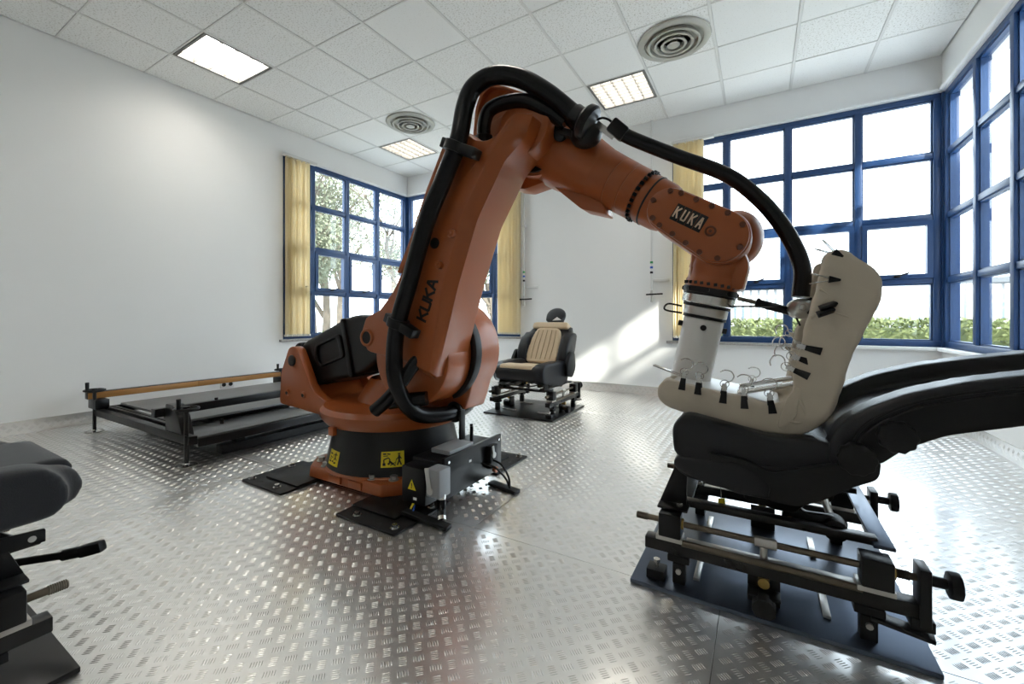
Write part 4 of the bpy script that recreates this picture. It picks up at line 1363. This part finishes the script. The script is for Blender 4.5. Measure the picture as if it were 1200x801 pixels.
tg = solo('yellow_tag', G().prism([(-.128, .283), (-.108, .287), (-.104, .255), (-.118, .248), (-.13, .258)], 1.70, 1.703), 'yellow', 'small yellow tag on a wire hanging below the reclined black seat', 'tag', loc=(-.118, 1.70, .26))
part('tag_wire', G().tube([(-.118, 1.7015, .283), (-.12, 1.7015, .31), (-.125, 1.7015, .352)], .0012, 6, 3), 'steel', tg)

# ------------------------------------------------------------------ beige canvas seat dummy held by the robot
dm = thing('seat_dummy', 'L-shaped seat-test dummy wrapped in beige canvas, held by the robot', 'dummy', (0, 1.88, .56))
outer = [(-.335, .655), (-.33, .615), (-.29, .592), (-.16, .552), (.02, .535), (.11, .538), (.165, .575), (.205, .645), (.255, .84), (.316, .975), (.324, 1.03), (.298, 1.088), (.225, 1.145), (.182, 1.14), (.166, 1.06), (.150, .98), (.118, .86), (.095, .755), (.09, .665), (.03, .632), (-.06, .648), (-.24, .69), (-.31, .70)]
inner = [(-.335, .645), (-.33, .615), (-.29, .592), (-.16, .552), (.02, .535), (.11, .538), (.165, .575), (.205, .645), (.255, .84), (.316, .975), (.324, 1.03), (.298, 1.088), (.245, 1.122), (.235, 1.08), (.245, 1.02), (.225, .96), (.18, .84), (.14, .70), (.10, .622), (.03, .602), (-.06, .61), (-.24, .65), (-.31, .662)]
d0, d1 = 1.685, 2.075
g = G().prism(rnd(outer, .03), d0, d0 + .055).prism(rnd(outer, .03), d1 - .055, d1).prism(rnd(inner, .025), d0 + .03, d1 - .03)
# front end wall and folds
g.prism(rnd([(-.34, .66), (-.33, .61), (-.28, .60), (-.28, .69), (-.31, .70)], .02), d0 + .03, d1 - .03)
cv = soft('canvas_cover', g, 'canvas', dm, .009, 6, noise=.0085, nscale=8)
for k, (a_, b_, c_) in enumerate((((.10, .70), (.125, .62), (.13, .56)), ((.06, .60), (.10, .585), (.15, .60)), ((.165, 1.02), (.20, 1.0), (.26, 1.01)), ((.14, .93), (.18, .95), (.24, .93)))):
    part('canvas_fold', G().tube([(a_[0], d0 + .004, a_[1]), (b_[0], d0 + .001, b_[1]), (c_[0], d0 + .006, c_[1])], .006, 8, 6, True, .003), 'canvas', cv)
part('side_gusset', G().prism(rnd([(.075, .66), (.10, .70), (.115, .70), (.10, .60), (.06, .56), (.05, .57)], .01), d0 - .003, d0 + .02), 'canvas', cv, .006)
tray = part('load_tray', G().bar((-.29, 1.88, .685), (.06, 1.88, .625), .28, .012), 'whitep', dm, .003, label='white tray inside the canvas')
for yy in (1.775, 1.80, 1.96):
    part('tray_rod', G().cyl((-.07, yy, .655), (.105, yy, .70), .008, n=12), 'steel', dm)
part('tray_rod', G().bar((-.375, 1.82, .735), (-.26, 1.80, .70), .022, .006), 'steel', dm, .001)
# load cylinder and force sensor under the flange
ls = thing('load_cylinder', 'white cylinder with steel force sensor rings under the robot wrist', 'load cell', (-.24, 1.92, .69))
B6 = A6 + D6 * .192
Ls = lambda a, pr: G().lathe(B6 + D6 * a, D6, pr, 48)
part('adapter_plate', Ls(0, [(0, .098), (0, .102), (.022, .102), (.024, .098), (.03, .098), (.03, 0)]), 'black', ls)
part('sensor_ring', Ls(.028, [(0, .094), (.004, .098), (.034, .098), (.038, .094), (.038, 0)]), 'steel', ls)
part('sensor_gap', Ls(.064, [(0, .09), (.014, .09), (.014, 0)]), 'blackm', ls)
part('sensor_ring', Ls(.077, [(0, .08), (.003, .083), (.033, .083), (.036, .08), (.036, 0)]), 'brushed', ls)
part('mount_seam', Ls(.112, [(0, .082), (.012, .082), (.012, 0)]), 'blackm', ls)
part('tube', Ls(.123, [(0, .073), (.003, .076), (.335, .076), (.335, 0)]), 'whitep', ls)
xx_ = D6.orthogonal().normalized()
for k in range(8):
    a = 2 * PI * k / 8
    v_ = Vector((math.cos(a), math.sin(a), 0))
    v_ = (v_ - D6 * v_.dot(D6)).normalized()
    part('adapter_bolt', G().cyl(B6 + D6 * .011 + v_ * .10, B6 + D6 * .011 + v_ * .107, .008, n=10), 'blackm', ls)
for a in (-170, -80, 10):
    v_ = Vector((math.cos(R(a)), math.sin(R(a)), 0))
    v_ = (v_ - D6 * v_.dot(D6)).normalized()
    part('tube_plug', G().cyl(B6 + D6 * .158 + v_ * .07, B6 + D6 * .158 + v_ * (.079 if a == -80 else .092), .0115, n=16), 'ink', ls)
part('sensor_lead', G().tube([B6 + D6 * .07 + Vector((-.09, -.03, 0)), B6 + D6 * .06 + Vector((-.145, -.04, .0)), B6 + D6 * .085 + Vector((-.15, -.05, 0)), B6 + D6 * .10 + Vector((-.08, -.06, .0))], .004, 8, 6), 'hose', ls)
part('sensor_lead', G().tube([B6 + D6 * .075 + Vector((.09, -.04, 0)), (0, 1.86, .972), (.06, 1.86, .972), (.10, 1.87, .955), (.125, 1.87, .90)], .0035, 8, 6), 'hose', ls)
# strut from sensor to the dummy's back
st = thing('steady_strut', 'dark strut with cast metal clevis joining force sensor to the dummy back', 'strut', (.05, 1.90, .96))
part('thin_rod', G().cyl((-.075, 1.885, 1.005), (-.005, 1.885, .985), .008, n=12), 'rod', st)
part('strut_body', G().bar((-.015, 1.885, .988), (.095, 1.885, .953), .032, .030), 'blackm', st, .004)
part('strut_nut', G().cyl((-.012, 1.885, .987), (-.002, 1.885, .984), .019, n=6), 'blackm', st)
part('clevis', soft('cl', G().ell((.125, 1.885, .962), (.045, .05, .038), 20, 14).mm(.10, .16, 1.85, 1.92, .94, .99).cyl((.13, 1.835, .965), (.13, 1.935, .965), .024, n=16), None, None, .006, 3, off=(0, 0, 0)).data and G().cyl((.13, 1.83, .965), (.13, 1.94, .965), .012, n=14), 'steel', st, .002)
clv = bpy.data.objects['cl']
clv.name = 'clevis_casting'
clv.parent = st
clv.data.transform(Matrix.Translation(-Vector(st.location)))
clv.data.materials.append(M['zinc'])
part('mount_plate', G().bar((.15, 1.885, .94), (.175, 1.885, .985), .12, .02), 'blackm', st, .003)
part('mount_plate', G().bar((.155, 1.885, .93), (.215, 1.885, .945), .05, .03), 'blackm', st, .003)


# ------------------------------------------------------------------ clips holding the canvas
def make_clip(label, group):
    """trouser clip: jaws down (-z), facing -y; origin at the rim it bites"""
    t = thing('trouser_clip', label, 'clip', (0, 0, 0), group)
    part('jaw', G().prism([(-.0125, -.042), (.0125, -.042), (.0085, .002), (-.0085, .002)], -.0095, -.006), 'blackm', t, .001)
    part('back_jaw', G().prism([(-.011, -.030), (.011, -.030), (.0085, .002), (-.0085, .002)], .006, .009), 'blackm', t, .001)
    part('spring', G().prism([(-.008, .0), (.008, .0), (.006, .026), (-.006, .026)], -.006, -.004).prism([(-.008, .0), (.008, .0), (.006, .026), (-.006, .026)], .005, .007).cyl((-.009, 0, .012), (.009, 0, .012), .006, n=10), 'steel', t)
    pts = [(0, 0, .014), (.004, 0, .030), (.020, 0, .040), (.026, 0, .056), (.016, 0, .072), (-.004, 0, .074), (-.018, 0, .066)]
    part('hook', G().tube(pts, .0021, 6, 6), 'steel', t)
    part('wire_loop', G().torus((.0, 0, .026), (0, 1, .2), .014, .0014, 18, 5), 'steel', t)
    return t


def rotpl(o, loc, rot):
    o.location = loc
    o.rotation_euler = [R(a) for a in rot]


near_lab = ['hook clip on the dummy thigh rim, first from the front', 'hook clip on the dummy thigh rim, second from the front', 'hook clip on the dummy thigh rim, third from the front',
            'hook clip on the dummy thigh rim, fourth from the front', 'hook clip on the dummy thigh rim, nearest the backrest fold']
c0 = make_clip(near_lab[0], 'hook clips on the canvas rim')
clips = [((-.243, d0 + .003, .705), (0, 8, 6), near_lab[0]), ((-.190, d0 + .003, .693), (0, 4, -8), near_lab[1]), ((-.110, d0 + .003, .670), (0, 6, 12), near_lab[2]),
         ((-.047, d0 + .003, .658), (0, -3, -5), near_lab[3]), ((.030, d0 + .003, .650), (0, -8, 8), near_lab[4]),
         ((.128, d0 + .003, .832), (0, -75, 0), 'hook clip on the near rim of the dummy back, highest of three'), ((.112, d0 + .003, .795), (0, -70, 8), 'hook clip on the near rim of the dummy back, middle of three'),
         ((.098, d0 + .003, .757), (0, -66, -5), 'hook clip on the near rim of the dummy back, lowest of three'),
         ((.125, d1 - .03, .86), (0, -72, 4), 'hook clip on the far rim of the dummy back, upper one'), ((.11, d1 - .03, .80), (0, -60, 4), 'hook clip on the far rim of the dummy back, lower one'),
         ((-.20, d1 - .03, .70), (0, 5, 6), 'hook clip on the far thigh rim behind the white cylinder'), ((-.03, d1 - .03, .65), (0, 5, -6), 'hook clip on the far thigh rim near the tray end')]
for k, (loc, rot, lb) in enumerate(clips):
    o = c0 if k == 0 else copy_tree(c0)
    o['label'] = lb
    rotpl(o, loc, rot)


def make_binder(label):
    t = thing('binder_clip', label, 'clip', (0, 0, 0), 'black binder clips on the dummy back')
    part('body', G().prism([(-.011, .0), (.011, .0), (.003, .030), (-.003, .030)], -.022, .022), 'blackm', t, .001)
    for sg in (-1, 1):
        part('wire_handle', G().tube([(sg * .004, -.012, .002), (sg * .014, -.010, -.036), (sg * .017, 0, -.046), (sg * .014, .010, -.036), (sg * .004, .012, .002)], .0018, 6, 4), 'steel', t)
    return t


b0 = make_binder('')
binds = [((.182, d0 - .004, .965), (80, 68, 0), 'black binder clip beside the clevis on the dummy back, upper of the near pair'), ((.176, d0 - .004, .946), (80, 68, 0), 'black binder clip beside the clevis on the dummy back, lower of the near pair'),
         ((.145, d1 - .06, .995), (80, 70, 0), 'black binder clip on the far rim behind the clevis'), ((.186, 1.688, 1.05), (0, 97, 0), 'black binder clip pinching the canvas near the top of the dummy'),
         ((.200, 1.705, 1.138), (0, 128, 0), 'binder clip with open wire handles at the very top of the dummy')]
for k, (loc, rot, lb) in enumerate(binds):
    o = b0 if k == 0 else copy_tree(b0)
    o['label'] = lb
    rotpl(o, loc, rot)

# ------------------------------------------------------------------ low black platform by the left wall
pf = thing('test_platform', 'low black platform on screw feet with timber-faced side beam by the left wall', 'platform', (-3.9, 2.1, 0))
part('upper_board', G().mm(-4.62, -3.44, 1.42, 2.92, .20, .218), 'gloss', pf, .003)
part('lower_board', G().mm(-3.44, -3.06, 1.33, 2.92, .150, .165), 'gloss', pf, .003)
part('front_frame', G().mm(-4.72, -3.06, 1.27, 1.32, .13, .185), 'black', pf, .004)
for yy in (1.355, 1.39):
    part('slot_bar', G().mm(-4.66, -3.46, yy - .012, yy + .012, .17, .195), 'black', pf, .002)
part('near_side_frame', G().mm(-3.10, -3.05, 1.32, 2.92, .11, .165), 'black', pf, .004)
part('far_side_frame', G().mm(-4.72, -4.67, 1.32, 2.92, .13, .19), 'black', pf, .004)
part('back_frame', G().mm(-4.72, -3.05, 2.92, 2.97, .13, .185), 'black', pf, .004)
part('under_frame', G().mm(-4.3, -3.16, 1.60, 1.66, .06, .14).mm(-4.3, -3.16, 2.6, 2.66, .06, .14).mm(-3.22, -3.14, 1.5, 2.7, .0012, .06).mm(-4.34, -4.26, 1.5, 2.7, .0012, .06), 'blackm', pf, .004)
bm_ = part('side_beam', G().mm(-4.78, -4.72, 1.24, 2.92, .262, .318), 'black', pf, .003)
for y0, y1 in ((1.242, 2.035), (2.037, 2.918)):
    part('timber_face', G().mm(-4.72, -4.712, y0, y1, .264, .314), 'wood', bm_, .001, label='varnished timber facing')
part('cross_beam', G().mm(-3.46, -3.40, 1.22, 2.92, .275, .33), 'black', pf, .003)
for x, y in ((-4.72, 1.30), (-4.72, 2.86)):
    part('beam_post', G().mm(x - .06, x + .10, y - .04, y + .05, .185, .262), 'black', pf, .004)
part('beam_post', G().prism(rnd([(-3.40, .165), (-3.40, .36), (-3.30, .36), (-3.22, .30), (-3.16, .165)], .02), 1.275, 1.345), 'black', pf, .004)
part('beam_post', G().mm(-3.46, -3.36, 2.80, 2.88, .165, .275), 'black', pf, .004)
for x, y, zt in ((-4.67, 1.27, .34), (-3.09, 1.27, .36), (-4.72, 2.88, .34), (-3.09, 2.94, .22)):
    sc = part('screw_foot', G().cyl((x, y, .012), (x, y, zt), .012, n=14), 'rail', pf)
    part('foot_disc', G().lathe((x, y, .0015), (0, 0, 1), [(0, .06), (.006, .06), (.014, .022), (.02, .018), (.02, 0)], 24), 'steel', sc)
    if zt > .3:
        part('hand_wheel', G().torus((x, y, zt), (0, 0, 1), .062, .009, 28, 8).bar((x - .06, y, zt), (x + .06, y, zt), .014, .01).bar((x, y - .06, zt), (x, y + .06, zt), .014, .01).cyl((x, y, zt - .02), (x, y, zt + .015), .02, n=16), 'blackm', pf)
        part('wheel_grip', G().cyl((x + .02, y - .05, zt), (x + .02, y - .05, zt + .07), .011, .013, n=14), 'blackm', pf, .003)
for x, y in ((-3.43, 1.6), (-3.43, 2.2)):
    part('beam_bolt', G().cyl((x, y, .33), (x, y, .345), .012, n=8), 'blackm', pf)
    part('beam_bolt', G().cyl((x + .08, y, .165), (x + .08, y, .20), .012, n=8), 'blackm', pf)

# ------------------------------------------------------------------ outdoors
GZ = -.18
struct('ground', G().mm(-60, 60, -30, 80, GZ - .1, GZ), 'grass')
struct('road', G().mm(-60, 60, 11.6, 24, GZ, GZ + .01), 'asphalt')
rng = np.random.default_rng(3)


def leaves(centres, size, spread):
    """small tilted leaf quads scattered round centres, as one mesh"""
    n_ = len(centres)
    c = centres + rng.normal(0, spread, (n_, 3))
    a = rng.normal(0, 1, (n_, 3))
    a /= np.linalg.norm(a, axis=1)[:, None]
    b_ = np.cross(a, rng.normal(0, 1, (n_, 3)))
    b_ /= np.linalg.norm(b_, axis=1)[:, None]
    s_ = size * rng.uniform(.6, 1.3, (n_, 1))
    V = np.stack([c - a * s_, c + b_ * s_ * .45, c + a * s_, c - b_ * s_ * .45], 1).reshape(-1, 3)
    F = np.arange(n_ * 4).reshape(-1, 4)
    me = bpy.data.meshes.new('foliage')
    me.vertices.add(len(V))
    me.vertices.foreach_set('co', V.ravel())
    me.loops.add(n_ * 4)
    me.loops.foreach_set('vertex_index', F.ravel().astype(np.int32))
    me.polygons.add(n_)
    me.polygons.foreach_set('loop_start', (np.arange(n_) * 4).astype(np.int32))
    me.update(calc_edges=True)
    return me


def hedge(label, x0, x1, y0, y1, h, n_):
    cx, cy = (x0 + x1) / 2, (y0 + y1) / 2
    t = thing('hedge', label, 'hedge', (cx, cy, GZ))
    g_ = G().mm(x0 + .1, x1 - .1, y0 + .1, y1 - .1, GZ, h - .08)
    part('hedge_core', g_, 'hedge', t, .05)
    p_ = np.stack([rng.uniform(x0, x1, n_), rng.uniform(y0, y1, n_), rng.uniform(GZ, h, n_)], 1)
    f = rng.integers(0, 3, n_)
    p_[f == 0, 1] = y0 if abs(y0) < abs(y1) else y1
    p_[f == 1, 2] = h
    if x1 < -4:
        p_[f == 0, 1] = rng.uniform(y0, y1, (f == 0).sum())
        p_[f == 0, 0] = x1
    o_ = obj('foliage', leaves(p_ - np.array([cx, cy, GZ]), .05, .04), 'hedge', t)
    o_['kind'] = 'stuff'


hedge('clipped green hedge in front of the white fence outside the right windows', -3.5, 9, 9.6, 10.4, .84, 16000)
hedge('low green hedge outside the left window under the trees', -8.2, -7.5, 3, 14, .55, 8000)

fe = thing('picket_fence', 'white upright-slat metal fence beyond the hedge outside', 'fence', (3, 11, GZ))
slat = G().mm(-.05, .05, -.012, .012, .12, 1.72).mesh('slat', .006)
for k in range(86):
    o = bpy.data.objects.new('slat', slat)
    if not k:
        slat.materials.append(M['fence'])
    COL.objects.link(o)
    o.parent = fe
    o.location = (-6.2 + .155 * k, 0, 0)
for z in (.25, 1.55):
    part('fence_rail', G().mm(-3.4, 10.2, 11.014, 11.05, GZ + z, GZ + z + .06), 'fence', fe)
for k in range(6):
    part('fence_post', G().mm(-3.3 + 2.6 * k, -3.22 + 2.6 * k, 11.05, 11.13, GZ, GZ + 1.8), 'fence', fe)


def car(label, m, loc, rz, van=False):
    t = thing('parked_car', label, 'car', loc, 'cars parked behind the fence')
    L = 2.1
    if van:
        pr = [(-L, .35), (-L, .95), (-1.75, 1.15), (-1.2, 1.85), (-.9, 1.95), (L - .05, 1.95), (L, 1.6), (L, .35)]
        win = [(-1.62, 1.18), (-1.18, 1.78), (-.35, 1.8), (-.35, 1.18)]
    else:
        pr = [(-L, .35), (-L - .02, .62), (-1.95, .78), (-1.0, .92), (-.45, 1.38), (.75, 1.43), (1.45, 1.02), (2.0, .96), (L, .7), (L, .35)]
        win = [(-.85, .94), (-.4, 1.32), (.7, 1.36), (1.2, 1.0)]
    p = part('body', G().prism(rnd(pr, .12), -.82, .82), m, None, .05)
    p.parent = t
    q = part('side_window', G().prism(rnd(win, .05), -.828, .828), 'bglass', None)
    q.parent = t
    for x in (-1.3, 1.3):
        for y in (-.8, .62):
            w_ = part('wheel', G().cyl((x, y, .32), (x, y + .18, .32), .32, n=24), 'tyre', None, .03)
            w_.parent = t
            h_ = part('hub_cap', G().cyl((x, y - .005 if y < 0 else y + .185, .32), (x, y + .01 if y < 0 else y + .17, .32), .19, n=18), 'steel', None)
            h_.parent = w_
    t.rotation_euler = (0, 0, R(rz))
    return t


car('pale grey van parked behind the fence outside the right back window', 'carw', (2.6, 15.5, GZ + .011), 0, True)
car('dark car parked behind the fence right of the pale grey van', 'card', (7.2, 15.2, GZ + .011), 5)
car('red car parked behind the fence left of the pale grey van', 'carr', (-2.4, 15.8, GZ + .011), 180)

bd = thing('low_building', 'pale low building far beyond the fence', 'building', (0, 34, GZ))
part('wall', G().mm(-16, 30, 34, 40, GZ, 2.9), 'bgrey', bd)
part('roof_edge', G().mm(-16.2, 30.2, 33.8, 40.2, 2.9, 3.2), 'bgrey', bd)
for k in range(14):
    x = -14.5 + 3.2 * k
    f = part('window_frame', G().mm(x - .9, x + .9, 33.94, 33.995, .7, 1.9), 'fence', bd)
    part('window_pane', G().mm(x - .82, x + .82, 33.92, 33.945, .78, 1.82), 'bglass', f)


def tree(label, x, y, h, seed):
    rn = random.Random(seed)
    t = thing('tree', label, 'tree', (x, y, GZ), 'trees outside the left corner window')
    tr, br, tips = G(), G(), []

    def grow(p, d, ln, r, lv, gg):
        p2 = p + d * ln
        mid = (p + p2) / 2 + Vector((rn.uniform(-1, 1), rn.uniform(-1, 1), rn.uniform(-1, 1))) * ln * .06
        gg.tube([p, mid, p2], r, 6 if lv < 2 else 4, 2 if lv < 2 else 1, False, r * .6)
        if lv >= 2:
            for k in range(4):
                tips.append(tuple(p + (p2 - p) * rn.uniform(.3, 1)))
        if lv == 4:
            return
        for k in range(4 if lv < 2 else 3):
            dd = (d + Vector((rn.uniform(-1, 1), rn.uniform(-1, 1), rn.uniform(-.45, .55))) * .85).normalized()
            a = p + (p2 - p) * rn.uniform(.45, 1)
            grow(a, dd, ln * rn.uniform(.55, .8), r * .5, lv + 1, br)
    grow(Vector((0, 0, 0)), Vector((rn.uniform(-.08, .08), rn.uniform(-.08, .08), 1)).normalized(), h * .36, h * .018, 0, tr)
    for o_, nm in ((tr, 'trunk'), (br, 'branches')):
        q = part(nm, o_, 'bark', None)
        q.parent = t
    tp = np.array(tips)
    tp = tp[rng.integers(0, len(tp), 6000)]
    f = obj('foliage', leaves(tp, .045, .14), 'leaf', t)
    f['kind'] = 'stuff'


for k, (x, y, h, lb) in enumerate(((-9.6, 7.0, 6.5, 'bare-branched tree seen through the leftmost panes of the left window'), (-11.5, 9.0, 7.5, 'tall thin-leaved tree in the middle of the left window view'),
                                   (-9.2, 10.6, 6.0, 'spreading tree seen beside the left corner post'), (-8.0, 12.4, 6.5, 'tree seen through the back-left window beside the corner post'),
                                   (-14.0, 9.8, 8.0, 'farthest tree behind the others outside the left window'), (-6.6, 13.6, 5.5, 'small tree seen behind the robot arm through the back-left window'), (-9.0, 8.7, 6.2, 'tree close to the window beside the tall thin-leaved one'), (-8.3, 10.0, 5.6, 'short tree directly behind the left corner post'),
                                   (-8.6, 5.2, 5.0, 'low tree nearest the left window behind the blind'), (-12.6, 6.6, 7.0, 'tree behind the bare-branched one outside the left window'))):
    tree(lb, x, y, h, 11 + k)

# unseen building wing, added to shade the lower panes of the right-hand window
nw = thing('sun_blocker_wing', 'plain building wing added outside to the right, out of view, to block sun', 'building', (7.5, -1, GZ))
part('wall', G().mm(5.2, 10, -9, 4.6, GZ, 4.7), 'bwall', nw)
part('roof_edge', G().mm(5.1, 10.1, -9.1, 4.7, 4.7, 4.9), 'bwall', nw)
for k in range(4):
    y = -7 + 3 * k
    f = part('window_frame', G().mm(5.15, 5.199, y - .8, y + .8, .9, 2.3), 'fence', nw)
    part('window_pane', G().mm(5.13, 5.152, y - .72, y + .72, .98, 2.22), 'bglass', f)
